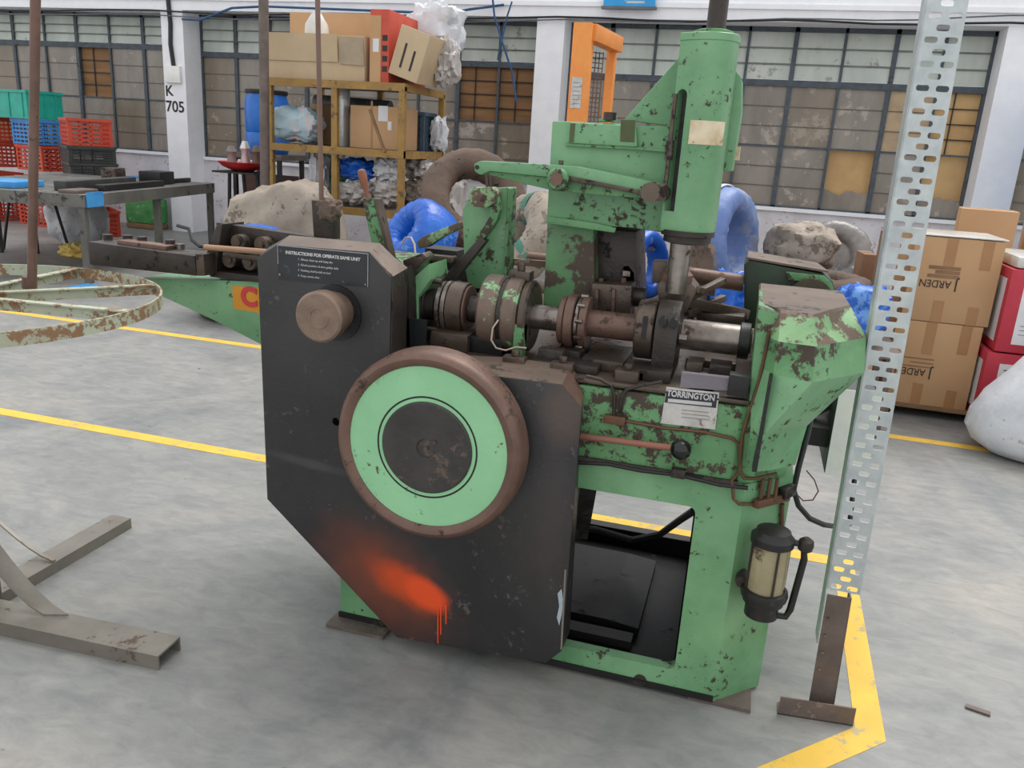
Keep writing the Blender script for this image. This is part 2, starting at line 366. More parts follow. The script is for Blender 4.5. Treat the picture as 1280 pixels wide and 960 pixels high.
# windows: one frame per bay, each pane its own piece
def window(idx, xs, ztr, zs, ztop, mats, label):
    """xs: divider positions; ztr transom height, zs sill, ztop head"""
    fr = MB()
    x0, x1 = xs[0], xs[-1]
    for i, x in enumerate(xs):
        t = .05 if i % 2 else .03
        fr.box((x-t/2, WY-.03, zs), (x+t/2, WY+.03, ztop))
    fr.box((x0, WY-.035, ztr-.035), (x1, WY+.035, ztr+.035)); fr.box((x0, WY-.03, zs), (x1, WY+.03, zs+.02)); fr.box((x0, WY-.03, ztop-.05), (x1, WY+.03, ztop+.02))
    zm = zs+(ztr-zs)*.5
    f = fr.build('window_%d' % idx, FRAME); struct(f, label)
    MB().box((x0, WY-.1, zs-.04), (x1, WY+.2, zs)).build('window_sill', WALLW, f)
    for i in range(len(xs)-1):
        a, b = xs[i]+.012, xs[i+1]-.012
        zz = [ztr+.035+(ztop-.05-ztr-.035)*k/3 for k in range(4)]
        for k in range(3):
            tilt = .014
            MB().prism([(a, WY-.012, zz[k]+.004), (b, WY-.012, zz[k]+.004), (b, WY-.012+tilt, zz[k+1]+.012), (a, WY-.012+tilt, zz[k+1]+.012)], (0, .006, 0)).build('pane', mats.get((i, k), GLASSU), f)
        MB().box((a, WY-.02, zm-.01), (b, WY+.01, zm+.01)).build('glazing_bar', FRAME, f)
        for k in (1, 2): MB().box((a, WY-.02, zz[k]-.006), (b, WY+.012, zz[k]+.008)).build('glazing_bar', mat('grey_green_bar', (128, 134, 128), rough=.7), f)
        for k, (za, zb) in enumerate(((zs+.02, zm-.008), (zm+.008, ztr-.035))):
            M = mats.get((i, 'l%d' % k), GLASSL if (i+k) % 3 else GLASSL2)
            if M == 'torn':
                n = 9; pts = [(a, WY, za), (b, WY, za)]
                for q in range(n): pts.append((b+(a-b)*q/(n-1), WY, za+(zb-za)*(.3+.14*noise.noise(Vector((q*.9, idx, i))))))
                MB().prism(pts, (0, .006, 0)).build('broken_pane', GLASSL, f)
                MB().box((a, WY+.05, za), (b, WY+.055, zb)).build('cardboard_backing', BOARD, f)
            elif M in (BOARD, BOARDB):
                MB().box((a, WY+.03, za), (b, WY+.036, zb)).build('cardboard_backing', M, f)
                g = MB()
                for q in range(1, 4): g.box((a, WY+.012, za+(zb-za)*q/4-.006), (b, WY+.022, za+(zb-za)*q/4+.006))
                g.box((a+(b-a)*.4, WY+.012, za), (a+(b-a)*.4+.012, WY+.022, zb)); g.build('grille_bars', BLACK, f)
            else:
                MB().box((a, WY-.003, za), (b, WY+.003, zb)).build('pane', M, f)
                g = MB()
                for q in range(1, 3): g.box((a, WY-.012, za+(zb-za)*q/3-.004), (b, WY-.004, za+(zb-za)*q/3+.004))
                g.build('grille_bars', mat('dim_bar', (112, 104, 96), rough=.8), f)
    return f
def divs(a, b, n): return [a+(b-a)*i/n for i in range(n+1)]
window(1, divs(-12.5, -7.96, 8), 2.47, 1.06, 2.9, {(5, 'l1'): BOARDB, (2, 'l0'): BOARDB}, 'long grey steel window behind the stacked plastic crates')
window(2, divs(-7.575, -2.75, 9), 2.40, 1.04, 2.9, {(7, 'l1'): BOARDB, (8, 'l1'): BOARDB, (8, 'l0'): GLASSL2, (0, 'l1'): GLASSL2, (0, 'l0'): GLASSL2}, 'grey steel window behind the ochre rack')
xc = [-2.39, -1.9, -1.38, -.85, -.33, .18, .70, 1.225, 1.71, 2.185]
window(3, xc, 2.31, .94, 2.9, {(6, 'l0'): 'torn', (8, 'l1'): BOARD, (8, 'l0'): 'torn', (7, 'l1'): mat('tan_dusty_glass', (186, 160, 124), (164, 142, 114), rough=.4)}, 'grey steel window with torn cardboard behind the green machine')
window(4, divs(2.6, 6.8, 8), 2.31, .94, 2.9, {}, 'grey steel window beyond the carton stack')
# cables on the beam, sign, ropes
for i, (ya, yb, yc, r_) in enumerate(((10, 22, 31, .012), (14, 26, 20, .008))):
    pts = [P(-40+1360*k/24, (ya*(1-k/24)+yc*k/24)+(yb-(ya+yc)/2)*4*(k/24)*(1-k/24)+2*math.sin(k*1.3), Y=CY-.05) for k in range(25)]
    o = MB().tube(pts, r_, 6).build('beam_cable', CABLEG if i else CABLE, smooth=True)
    tag(o, ('black cable strung along the white beam', 'thin grey cable strung along the white beam')[i], 'cable')
sg = thing('hanging_sign', 'blue sign board with white lettering on the white beam', 'sign', tuple(P(788, 8, Y=CY-.08)))
a = P(754, 8.5, Y=CY-.1); b = P(818, 12, Y=CY-.1)
MB().box((a.x, CY-.1, b.z+.03), (b.x, CY-.07, b.z+.5)).build('board', SIGNB, sg)
MB().box((a.x-.02, CY-.11, b.z), (b.x+.02, CY-.06, b.z+.03)).build('lower_rail', CABLEG, sg)
MB().box((a.x+.26, CY-.103, b.z+.06), (a.x+.46, CY-.1, b.z+.085)).box((a.x+.24, CY-.103, b.z+.08), (a.x+.25, CY-.1, b.z+.2)).build('lettering', INKW, sg)
o = MB().tube([P(615, -10, Y=9.3), P(618, 20, Y=9.3), P(627, 50, Y=9.3), P(640, 90, Y=9.3), P(646, 130, Y=9.3)], .012, 6).tube([P(640, 2, Y=9.3), P(634, 20, Y=9.3), P(625, 60, Y=9.3), P(622, 75, Y=9.3)], .01, 6).build('hanging_rope', ROPE, smooth=True)
tag(o, 'thin blue rope hanging in front of the window beside the column', 'rope')
o = MB().tube([P(228, 24, Y=CY-.02), P(250, 25, Y=9.8), P(290, 10, Y=9.8), P(330, 8, Y=9.7), P(560, 17, Y=9.7), P(585, 12, Y=9.8), P(630, 6, Y=CY-.06)], .015, 6).build('service_pipe', ROPE, smooth=True)
tag(o, 'blue service line strung above the ochre rack', 'pipe')
# yellow floor paint: bands a fraction of a millimetre proud
def band(pts, wd, label):
    mb = MB()
    pts = [Vector(p) for p in pts]; L_, R_ = [], []
    for i, p in enumerate(pts):
        d1 = (p-pts[i-1]).normalized() if i else (pts[1]-p).normalized(); d2 = (pts[i+1]-p).normalized() if i < len(pts)-1 else d1
        t = (d1+d2).normalized(); nrm = Vector((-t.y, t.x, 0)); k = wd/2/max(.5, t.dot(d1)); L_.append(p+nrm*k); R_.append(p-nrm*k)
    for i in range(len(pts)-1): mb.prism([(q.x, q.y, .0005) for q in (R_[i], R_[i+1], L_[i+1], L_[i])], (0, 0, .001))
    o = mb.build('floor_line', YELLOW); o['kind'] = 'structure'; o['label'] = label; return o
band([(-9, 3.06, 0), (.50, 3.065, 0), (.48, 2.05, 0), (.05, 1.62, 0), (-.6, 1.0, 0)], .075, 'yellow painted floor line running behind and around the green machine')
band([(-9, 4.84, 0), (3.5, 4.80, 0)], .075, 'yellow painted floor line in front of the carton stack')
# ================================================================== SLOTTED ANGLE POST
YP = 2.12
pb = P(1022, 892, Z=0); 
post = thing('slotted_angle_post', 'galvanised slotted angle post on a brown angle iron foot beside the green machine', 'post', tuple(pb))
def slotted(o, ux, uz, wd, L_, th, rows, name):
    """flange of width wd along ux, length L_ along uz, staggered slots"""
    ux = Vector(ux).normalized(); uz = Vector(uz).normalized(); nn = ux.cross(uz).normalized()
    pitch = .05; n = int(L_/pitch); vs = []; fs = []; mb = MB()
    bx = [0]+rows[0]+[wd]
    def cell(x0, x1, z0, z1, hole):
        q = [(x0, z0), (x1, z0), (x1, z1), (x0, z1)]
        to = lambda a, b, c_: o+ux*a+uz*b+nn*c_
        if not hole:
            mb.prism([to(a, b, 0) for a, b in q], nn*th); return
        cx, cz = (x0+x1)/2, (z0+z1)/2; hx, hz = .0135, .0066
        oc = []
        for k in range(12):
            a = 2*math.pi*(k+.5)/12-math.pi*.75-math.pi/12
            ca, sa = math.cos(a), math.sin(a); oc.append((cx+math.copysign(min(hx, abs(ca)*hx*1.15), ca), cz+math.copysign(min(hz, abs(sa)*hz*1.3), sa)))
        sq = []
        for k in range(12):
            side, f_ = divmod(k, 3); f_ /= 3; p0, p1 = q[side], q[(side+1) % 4]; sq.append((p0[0]+(p1[0]-p0[0])*f_, p0[1]+(p1[1]-p0[1])*f_))
        V = [to(a, b, 0) for a, b in sq+oc]+[to(a, b, th) for a, b in sq+oc]; F = []
        for k in range(12):
            j = (k+1) % 12
            F += [(k, j, 12+j, 12+k), (24+k, 36+k, 36+j, 24+j), (12+k, 12+j, 36+j, 36+k), (k, 24+k, 24+j, j)]
        mb.add(V, F)
    half = pitch/2
    for i in range(n*2):
        z0 = i*half; z1 = z0+half
        if i % 2 == 0:
            cell(0, wd*.5, z0, z1, True); cell(wd*.5, wd, z0, z1, True)
        else:
            cell(0, wd*.27, z0, z1, False); cell(wd*.27, wd*.73, z0, z1, True); cell(wd*.73, wd, z0, z1, False)
    return mb.build(name, GALV, post)
p0 = P(1034, 735, Y=YP); p1 = P(1166, -40, Y=YP)
dirp = (p1-p0); 
slotted(p0, (1, 0, -.02), dirp, .082, dirp.length, .003, [[]], 'slotted_flange')
sdn = MB().prism([p0+dirp.normalized()*-.17, p0+dirp, p0+dirp+Vector((0, .06, 0)), p0-dirp.normalized()*.17+Vector((0, .06, 0))], (-.003, 0, 0)).build('side_flange', GALV, post)
q0 = P(1008, 893, Y=YP-.005); q1 = P(1034, 742, Y=YP-.005)
q0.z = .004
lw = MB().prism([q0, q0+Vector((.062, 0, 0)), q1+Vector((.058, 0, 0)), q1], (0, -.004, 0)).prism([q0+Vector((.062, 0, 0)), q1+Vector((.058, 0, 0)), q1+Vector((.058, .05, 0)), q0+Vector((.062, .05, 0))], (.004, 0, 0))
lw.build('lower_angle', DKSTEEL, post)
f0 = P(972, 893, Z=0); f1 = P(1066, 908, Z=0)
ff = MB().prism([f0, f1, f1+Vector((0, 0, .055)), f0+Vector((0, 0, .055))], (0, .005, 0)).prism([f0, f1, f1+Vector((0, .05, 0)), f0+Vector((0, .05, 0))], (0, 0, .005))
ff.build('foot_angle', DKSTEEL, post)
for k in range(4):
    c = q0+(q1-q0)*(.35+.15*k)+Vector((.012, -.004, 0)); MB().cyl(c, c+Vector((0, -.004, 0)), .004, n=8).build('rivet', STEEL, post)

# ================================================================== WIRE PAY-OFF STAND
RC = P(-62, 375, Y=1.68)
stand = thing('wire_payoff_stand', 'rusty pale green hoop reel with upright rod on a flat bar floor stand', 'reel stand', (RC.x, RC.y, 0))
RR = (P(202, 367, Z=RC.z)-RC).length
n = 72
rim = MB(); ri = RR-.006
rim.rings([[RC+Vector((math.cos(2*math.pi*i/n)*r_, math.sin(2*math.pi*i/n)*r_, z)) for i in range(n)] for r_, z in ((RR, -.018), (RR, .018), (ri, .018), (ri, -.018), (RR, -.018))], cap=False)
rim.build('rim_hoop', RINGP, stand, smooth=True)
for k in range(4):
    a = R(8+45*k); d = Vector((math.cos(a), math.sin(a), 0))
    MB().bar(RC-d*ri, RC+d*ri, .005, .03).bar(RC-d*ri+Vector((0, 0, .015)), RC+d*ri+Vector((0, 0, .015)), .025, .004).build('spoke', RINGP, stand)
# upright rod standing on a spoke
ra = P(37, 356, Z=RC.z+.02); rb_ = P(45, -60, Y=ra.y)
MB().cyl(ra+Vector((0, 0, -.06)), rb_, .0128, n=16).lathe([(.02, -.01), (.02, .025)], ra, (rb_-ra), 16).build('upright_rod', RUST, stand, smooth=True)
for k in range(3):
    a = R(120+90*k); c = RC+Vector((math.cos(a), math.sin(a), 0))*(ra-RC).length
    MB().cyl(c-Vector((0, 0, .05)), c+Vector((0, 0, 1.1)), .0128, n=12).build('upright_rod', RUST, stand, smooth=True)
MB().cyl((RC.x, RC.y, .0), (RC.x, RC.y, RC.z+.05), .03, n=16).cyl((RC.x, RC.y, RC.z-.05), (RC.x, RC.y, RC.z+.03), .06, n=20).build('centre_post', DKSTEEL, stand, smooth=True)
# floor channels
def channel(a, b, wd, h, t=.006):
    a = Vector(a); b = Vector(b); d = (b-a).normalized(); s_ = Vector((-d.y, d.x, 0))*wd/2; mb = MB()
    mb.prism([a-s_+Vector((0,0,h-t)), b-s_+Vector((0,0,h-t)), b+s_+Vector((0,0,h-t)), a+s_+Vector((0,0,h-t))], (0,0,t))
    for sg_ in (-1, 1):
        e = s_*sg_; i_ = s_.normalized()*(-sg_)*t
        mb.prism([a+e, b+e, b+e+i_, a+e+i_], (0,0,h-t))
    return mb
e1 = P(213, 818, Z=0); e1 = Vector((e1.x-.03, e1.y+.02, 0)); dd = Vector((RC.x, RC.y, 0))
fa = P(210, 826, Z=0); 
c1 = P(203, 829, Z=0); c2 = P(221, 806, Z=.04); c2.z = 0
m1 = (c1+c2)/2; 
g1 = P(0, 772, Z=.02); g1.z = 0
d1 = (g1-m1).normalized(); channel(m1, m1+d1*1.5, .1, .045).build('floor_channel', BARST, stand)
m2 = (P(165, 655, Z=0)+P(140, 660, Z=0))/2; g2 = P(20, 735, Z=.0)
d2 = (g2-m2).normalized(); channel(m2, m2+d2*.9, .085, .04).build('floor_channel', BARST, stand)
# bent flat straps rising from the channels towards the post
def strap(a, b, h, wd, side):
    a = Vector(a); b = Vector(b); pts = []
    for k in range(9):
        t = k/8; p_ = a.lerp(b, t); p_.z = a.z+h*(t**1.5); pts.append(p_)
    s_ = Vector(side).normalized()*wd/2; mb = MB()
    top = [p_-s_ for p_ in pts]+[p_+s_ for p_ in reversed(pts)]
    vs = [p_-s_ for p_ in pts]+[p_+s_ for p_ in pts]; k_ = len(pts)
    vs += [v+Vector((0, 0, .006)) for v in vs]
    fs = []
    for i in range(k_-1):
        fs += [(i, i+1, k_+i+1, k_+i), (2*k_+i, 3*k_+i, 3*k_+i+1, 2*k_+i+1), (i, 2*k_+i, 2*k_+i+1, i+1), (k_+i, k_+i+1, 3*k_+i+1, 3*k_+i)]
    fs += [(0, k_, 3*k_, 2*k_), (k_-1, 3*k_-1, 4*k_-1, 2*k_-1)]
    return mb.add(vs, fs)
s0 = P(70, 770, Z=.047); s1 = P(-20, 690, Z=.2); strap(s0, s0+(s1-s0)*1.6, .4, .07, (.9, .35, 0)).build('bent_strap', BARST, stand, smooth=True)
s0 = P(68, 702, Z=.042); s1 = P(0, 668, Z=.1); strap(s0, s0+(s1-s0)*1.8, .25, .012, (0, 1, 0)).build('bent_strap', BARST, stand, smooth=True)
# ================================================================== THE SPRING COILING MACHINE
mach = thing('spring_coiling_machine', 'worn green spring coiling machine with black belt guard and green flywheel', 'machine', (-.45, 2.4, 0))
YC = 1.92
# ---- base frame: front wall with opening, chamfered right corner
YB, YK = 2.02, 2.82
bx0, bx1 = -1.07, .068
op = [P(868, 634, Y=YB), P(845, 838, Y=YB), P(700, 806, Y=YB), P(738, 612, Y=YB)]
ox1 = (op[0].x+op[1].x)/2; oz0 = .5*(op[1].z+op[2].z); oz1 = .5*(op[0].z+op[3].z)
ztop = .66
plan = [(bx0, YB), (bx1, YB), (.189, 2.14), (.189, YK), (bx0, YK)]
shell = MB().prism([(x, y, .012) for x, y in plan], (0, 0, ztop-.012))
cut = MB().prism([(x, y, .03) for x, y in [(bx0+.03, YB+.035), (bx1-.01, YB+.035), (.16, 2.16), (.16, YK-.03), (bx0+.03, YK-.03)]], (0, 0, ztop-.06))
base = shell.build('base_frame', GREEN, mach, cut=cut)
def recut(o, cut):
    cm = bpy.data.meshes.new('c'); off = mach.location; cm.from_pydata([v-off for v in cut.v], [], cut.f); cm.update()
    bm = bmesh.new(); bm.from_mesh(cm); bmesh.ops.recalc_face_normals(bm, faces=bm.faces); bm.to_mesh(cm); bm.free()
    co = bpy.data.objects.new('c', cm); C.objects.link(co); par = o.parent; o.parent = None
    md = o.modifiers.new('b', 'BOOLEAN'); md.operation = 'DIFFERENCE'; md.object = co; md.solver = 'EXACT'
    nm = bpy.data.meshes.new_from_object(o.evaluated_get(bpy.context.evaluated_depsgraph_get()))
    mt = o.data.materials[0]; o.modifiers.clear(); o.data = nm; nm.name = o.name
    if not nm.materials: nm.materials.append(mt)
    bpy.data.objects.remove(co); bpy.data.meshes.remove(cm); o.parent = par
def rrect(x0, x1, z0, z1, y, r_=.02):
    pts = []
    for cx_, cz_, a0 in ((x1-r_, z1-r_, 0), (x0+r_, z1-r_, 90), (x0+r_, z0+r_, 180), (x1-r_, z0+r_, 270)):
        for k in range(5): pts.append(Vector((cx_+r_*math.cos(R(a0+22.5*k)), y, cz_+r_*math.sin(R(a0+22.5*k)))))
    return pts
recut(base, MB().prism(rrect(-.62, ox1, oz0, oz1, YB-.05), (0, .12, 0)))
recut(base, MB().prism(rrect(-.9, -.055, .105, oz1, YK-.06), (0, .12, 0)))
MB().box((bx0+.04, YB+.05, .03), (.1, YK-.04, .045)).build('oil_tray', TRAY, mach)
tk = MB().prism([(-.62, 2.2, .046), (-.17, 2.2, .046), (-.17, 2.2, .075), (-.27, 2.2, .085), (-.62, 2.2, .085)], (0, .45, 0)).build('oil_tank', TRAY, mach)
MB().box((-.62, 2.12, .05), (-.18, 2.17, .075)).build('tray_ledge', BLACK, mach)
MB().box((bx0+.032, YK-.04, .03), (.155, YK-.032, .104)).build('rear_shade_sheet', TRAY, mach)  # added black sheet, paints the inner back wall as shaded
MB().box((-.9, YK-.04, .1052), (-.055, YK+.003, .109)).build('rear_shade_strip', BLACK, mach)  # added black strip, carries the interior shade over the green cut edge
MB().prism([(-.05, YB+.04, .03), (.155, 2.17, .03), (.155, YK-.05, .03), (.145, YK-.05, .03), (.145, 2.19, .03), (-.05, YB+.05, .03)], (0, 0, .56)).build('side_shade_sheet', TRAY, mach)  # added black sheet standing for shade on the right inner side
a = P(738, 612, Y=2.2); MB().bar((a.x+.0, 2.2, .66), (a.x-.04, 2.3, .3), .05, .05).bar((a.x-.05, 2.15, .64), (a.x-.06, 2.15, .1), .03, .05).build('inner_strut', BLACK, mach)
MB().tube([P(868, 638, Y=2.12), P(850, 650, Y=2.3), P(825, 668, Y=2.5), P(790, 675, Y=2.55), P(745, 662, Y=2.5), P(715, 660, Y=2.4)], .011, 8).build('inner_hose', CABLE, mach, smooth=True)
sh = P(800, 850, Y=YB-.001); MB().cyl(sh, sh+Vector((0, -.002, 0)), .018, n=16).build('drain_plug', BROWND, mach, smooth=True)
# shim feet under the base
for xa, xb_, ya, yb in ((-1.09, -.9, 1.965, 2.04), (.0, .17, 2.02, 2.2), (-1.1, -.9, 2.7, 2.86), (0, .2, 2.7, 2.86)):
    MB().box((xa, ya, 0), (xb_, yb, .012)).build('shim_plate', DKSTEEL, mach)
MB().box((bx0-.004, YB-.006, .012), (bx1, YB, .03)).build('base_skirt', BLACK, mach)
# ---- bed (upper body)
zb = .884
bedplan = [(bx0, YB-.012), (.03, YB-.012), (.085, YB+.02), (.17, 2.14), (.17, YK), (bx0, YK)]
MB().prism([(x, y, ztop-.005) for x, y in bedplan], (0, 0, zb-ztop-.013)).build('bed_body', GREENW, mach, bevel=.006)
MB().prism([(x, y, ztop+.0) for x, y in [(-.4, YB-.02), (.05, YB-.02), (.05, YB), (-.4, YB)]], (0, 0, .012)).build('bed_lip', BROWND, mach)
MB().box((bx0, YB-.016, zb-.012), (.05, YK, zb)).build('bed_table', BROWN, mach, bevel=.004)
# slotted table details
for x0_, y0_, x1_, y1_ in ((-.30, 2.06, -.22, 2.2), (-.52, 2.05, -.34, 2.2), (-.12, 2.08, -.04, 2.2), (.0, 2.06, .04, 2.16)):
    MB().box((x0_, y0_, zb), (x1_, y1_, zb+.022)).build('table_rail', BROWND, mach, bevel=.003)
for q_ in ((-.26, 2.04), (-.43, 2.03), (-.56, 2.03), (-.07, 2.05)):
    MB().box((q_[0]-.03, q_[1]-.02, zb), (q_[0]+.03, q_[1]+.015, zb+.03)).cyl((q_[0], q_[1], zb+.03), (q_[0], q_[1], zb+.045), .012, n=6).build('clamp_block', BROWN, mach, bevel=.002)
cat_w = pprism([(826, 485), (903, 490), (898, 512), (880, 520), (826, 505)], YB-.008, YB)
MB().prism(px([(852, 466), (925, 474), (928, 490), (850, 484)], YB-.014), (0, .02, 0)).build('steel_strip', mat('bluish_steel_strip', (132, 126, 134), (112, 106, 114), rough=.4, metal=.3), mach)
MB().prism(px([(912, 468), (938, 472), (934, 498), (908, 494)], YB-.03), (0, .04, 0)).build('stop_block', BLACK, mach, bevel=.003)
# ---- nameplate
yn = YB-.016
c4 = px([(833, 484), (899, 491), (894, 537), (826, 529)], yn)
npz = MB().prism(c4, (0, .004, 0)).build('nameplate', PLATEW, mach)
MB().prism(px([(833.5, 487), (897, 493), (895, 510), (830.5, 503)], yn-.001), (0, .0008, 0)).build('nameplate_header', PLATEB, npz)
ux = (c4[1]-c4[0]).normalized(); uz = Vector((0, 0, 1))
text('nameplate_text', 'TORRINGTON', .0215, INKW, npz, P(863.5, 494.8, Y=yn-.0018), ux, uz, bold=.0006, sx=.83)
MB().prism(px([(835, 498.2), (890, 503.5), (889.6, 507.6), (834.6, 502.5)], yn-.0022), (0, .0008, 0)).build('nameplate_line', INKW, npz)
for k in range(3):
    MB().prism(px([(852, 512+k*4.5), (886, 515.5+k*4.5), (886, 516.2+k*4.5), (852, 512.7+k*4.5)], yn-.0012), (0, .0008, 0)).build('nameplate_line', mat('grey_print', (150, 146, 142), bump=0), npz)
# ---- black belt guard with chamfered corners, orange spray
def cover_mat():
    M = BLACKP.copy(); M.name = 'black_paint_orange_spray'; nt = M.node_tree; N = nt.nodes; L = nt.links; b = N['Principled BSDF']
    src = b.inputs['Base Color'].links[0].from_socket; geo = N.new('ShaderNodeNewGeometry')
    def mask(c, ax_, az_, lo, hi, amp, shear=0):
        sb = N.new('ShaderNodeVectorMath'); sb.operation = 'SUBTRACT'; sb.inputs[1].default_value = c; L.new(geo.outputs['Position'], sb.inputs[0])
        mp = N.new('ShaderNodeMapping'); mp.vector_type = 'TEXTURE'; mp.inputs['Rotation'].default_value = (0, shear, 0); mp.inputs['Scale'].default_value = (ax_, 100, az_); L.new(sb.outputs[0], mp.inputs[0])
        ln = N.new('ShaderNodeVectorMath'); ln.operation = 'LENGTH'; L.new(mp.outputs[0], ln.inputs[0])
        n = N.new('ShaderNodeTexNoise'); n.inputs['Scale'].default_value = 14; n.inputs['Detail'].default_value = 6; L.new(geo.outputs['Position'], n.inputs['Vector'])
        ma = N.new('ShaderNodeMath'); ma.operation = 'MULTIPLY_ADD'; ma.inputs[1].default_value = amp; L.new(n.outputs['Fac'], ma.inputs[0]); L.new(ln.outputs['Value'], ma.inputs[2])
        mr = N.new('ShaderNodeMapRange'); mr.interpolation_type = 'SMOOTHSTEP'; mr.inputs[1].default_value = lo; mr.inputs[2].default_value = hi; mr.inputs[3].default_value = 1; mr.inputs[4].default_value = 0; L.new(ma.outputs[0], mr.inputs[0])
        return mr.outputs[0]
    def mixin(src, fac, col, k):
        mm = N.new('ShaderNodeMath'); mm.operation = 'MULTIPLY'; mm.inputs[1].default_value = k; L.new(fac, mm.inputs[0])
        x = N.new('ShaderNodeMix'); x.data_type = 'RGBA'; L.new(mm.outputs[0], x.inputs[0]); L.new(src, x.inputs[6]); x.inputs[7].default_value = lin(col); return x.outputs[2]
    src = mixin(src, mask(P(480, 725, Y=YC), .27, .17, .3, 1.4, .5, R(35)), (128, 66, 44), .8)
    src = mixin(src, mask(P(505, 730, Y=YC), .15, .075, .45, 1.3, .5, R(25)), (206, 76, 30), .95)
    src = mixin(src, mask(P(532, 742, Y=YC), .095, .058, .6, 1.15, .35, R(25)), (232, 82, 34), 1)
    src = mixin(src, mask(P(385, 579, Y=YC), .2, .022, .5, 1.2, .5, R(5)), (84, 80, 80), .5)
    src = mixin(src, mask(P(690, 640, Y=YC), .07, .3, .4, 1.3, .6, 0), (66, 58, 56), .5)
    src = mixin(src, mask(P(720, 500, Y=2.05), .09, .13, .5, 1.2, .5, 0), (96, 78, 66), .5)
    L.new(src, b.inputs['Base Color']); return M
COVM = cover_mat()
out = [(321.5, 322), (346, 306), (461.5, 315), (489, 346), (487, 443), (500, 455), (609, 469), (702, 481), (727, 510), (702, 814), (682, 829), (496, 797), (334, 624)]
fpts = px(out, YC)
bpts = px([(336, 309), (362, 294), (475, 304), (508, 335), (506, 441), (515, 441), (640, 447), (714, 457), (731, 484)], 2.04)
dep = .2
cov = MB().prism(fpts, (0, .004, 0)).build('guard_front_plate', COVM, mach, bevel=.0015, cut=None)
recut(cov, MB().cyl(P(409, 534, Y=YC-.05), P(409, 534, Y=YC-.05)+Vector((0, .1, 0)), .012, n=20))
hb = P(409, 534, Y=YC+.03); MB().cyl(hb, hb+Vector((0, .02, 0)), .03, n=16).build('peep_hole_back', BROWND, mach)
band_ = MB(); N_ = len(fpts); cen = sum(fpts, Vector())/N_
TOPE = mat('bare_brown_guard_edge', (122, 104, 91), (92, 78, 69), (66, 56, 50), .26, 5, 18, .42, metal=.3)
edge_groups = [[0, 1, 2], [3, 4], [5, 6], [7, 8], [9, 10, 11, 12]]
inw = []
for i in range(N_):
    d_ = (fpts[(i+1) % N_]-fpts[i-1]); nrm = Vector((-d_.z, 0, d_.x)).normalized()
    if nrm.dot(cen-fpts[i]) < 0 : nrm = -nrm
    inw.append(nrm)
for i in range(N_):
    j = (i+1) % N_; a, b = fpts[i], fpts[j]; t_ = .004
    yo = Vector((0, .0041, 0)); de = Vector((0, .1, 0))
    qa = bpts[i] if i < 9 else a+de; qb = bpts[j] if j < 9 else b+de
    q4 = [a+yo, b+yo, qb, qa]; mb = MB().rings([q4, [a+yo+inw[i]*t_, b+yo+inw[j]*t_, qb+inw[j]*t_, qa+inw[i]*t_]])
    mb.build('guard_edge_strip', TOPE if i in (1, 2, 5, 6) else (BROWND if i in (3, 4) else (RUST if i == 7 else BLACKP)), mach)  # right-facing side strips take darker steel, shade put into their colour
# rusty debris heap at the end of the guard
hp = P(722, 482, Y=2.06); MB().blob((hp.x-.01, 2.06, hp.z-.05), (.03, .07, .06), .3, 6, 3).build('swarf_heap', RUST, mach)
MB().prism(px([(705.5, 712), (708, 712), (702.5, 812), (700.5, 812)], YC-.0015), (0, .001, 0)).build('bare_edge', mat('bare_pale_edge', (134, 124, 114), rough=.5), mach)
MB().prism(px([(697, 742), (702, 736), (704, 752), (702, 768), (699, 782), (696, 772), (699, 758)], YC-.0015), (0, .001, 0)).build('paint_chip', mat('pale_blue_chip', (176, 190, 202), (140, 150, 160), rough=.6), mach)
# drips of orange paint
ORP = mat('orange_drip_paint', (232, 82, 34), rough=.4, bump=0)
for x_, y0_, y1_ in ((547.5, 760, 804), (551, 758, 793), (557.5, 755, 780)):
    a = P(x_, y0_, Y=YC-.0012); b = P(x_, y1_, Y=YC-.0012); MB().bar(a, b, .0035, .002, up=(0, 1, 0)).build('paint_drip', ORP, mach)
# instruction plate
yi = YC-.002
ip = MB().prism(px([(346.5, 306.5), (460, 317.5), (459.5, 359), (347.5, 349.5)], yi), (0, .0018, 0)).build('instruction_plate', mat('black_plate', (38, 41, 46), (28, 30, 34), (84, 86, 90), .06, 12, 30, .35, bump=.03), mach)
for a_, b_ in (((346.5, 306.5), (460, 317.3)), ((460, 317), (459.7, 358.5)), ((346.8, 307), (347.6, 330))):
    A_, B_ = P(*a_, Y=yi-.0006), P(*b_, Y=yi-.0006); MB().bar(A_, B_, .0018, .0008, up=(0, 1, 0)).build('plate_border', mat('silver_border', (170, 170, 172), rough=.35, bump=0), ip)
ui = (P(460, 317, Y=yi)-P(346, 306, Y=yi)).normalized()
text('plate_title', 'INSTRUCTIONS FOR OPERATE SAME UNIT', .0115, INKW, ip, P(403, 320, Y=yi-.001), ui, (0, 0, 1), bold=.0004)
for k, s_ in enumerate(('1  Always clean up and keep dry', '2  Check position of wire guides daily', '3  Nothing shall be left on bed', '4  Keep covers shut')):
    text('plate_line', s_, .0078, INKW, ip, P(372.5, 324+k*6.8, Y=yi-.001), ui, (0, 0, 1), align='LEFT')
for q_ in ((350, 343), (457, 355.5)):
    a = P(*q_, Y=yi-.001); MB().cyl(a, a+Vector((0, -.002, 0)), .003, n=8).build('plate_screw', STEEL, ip)
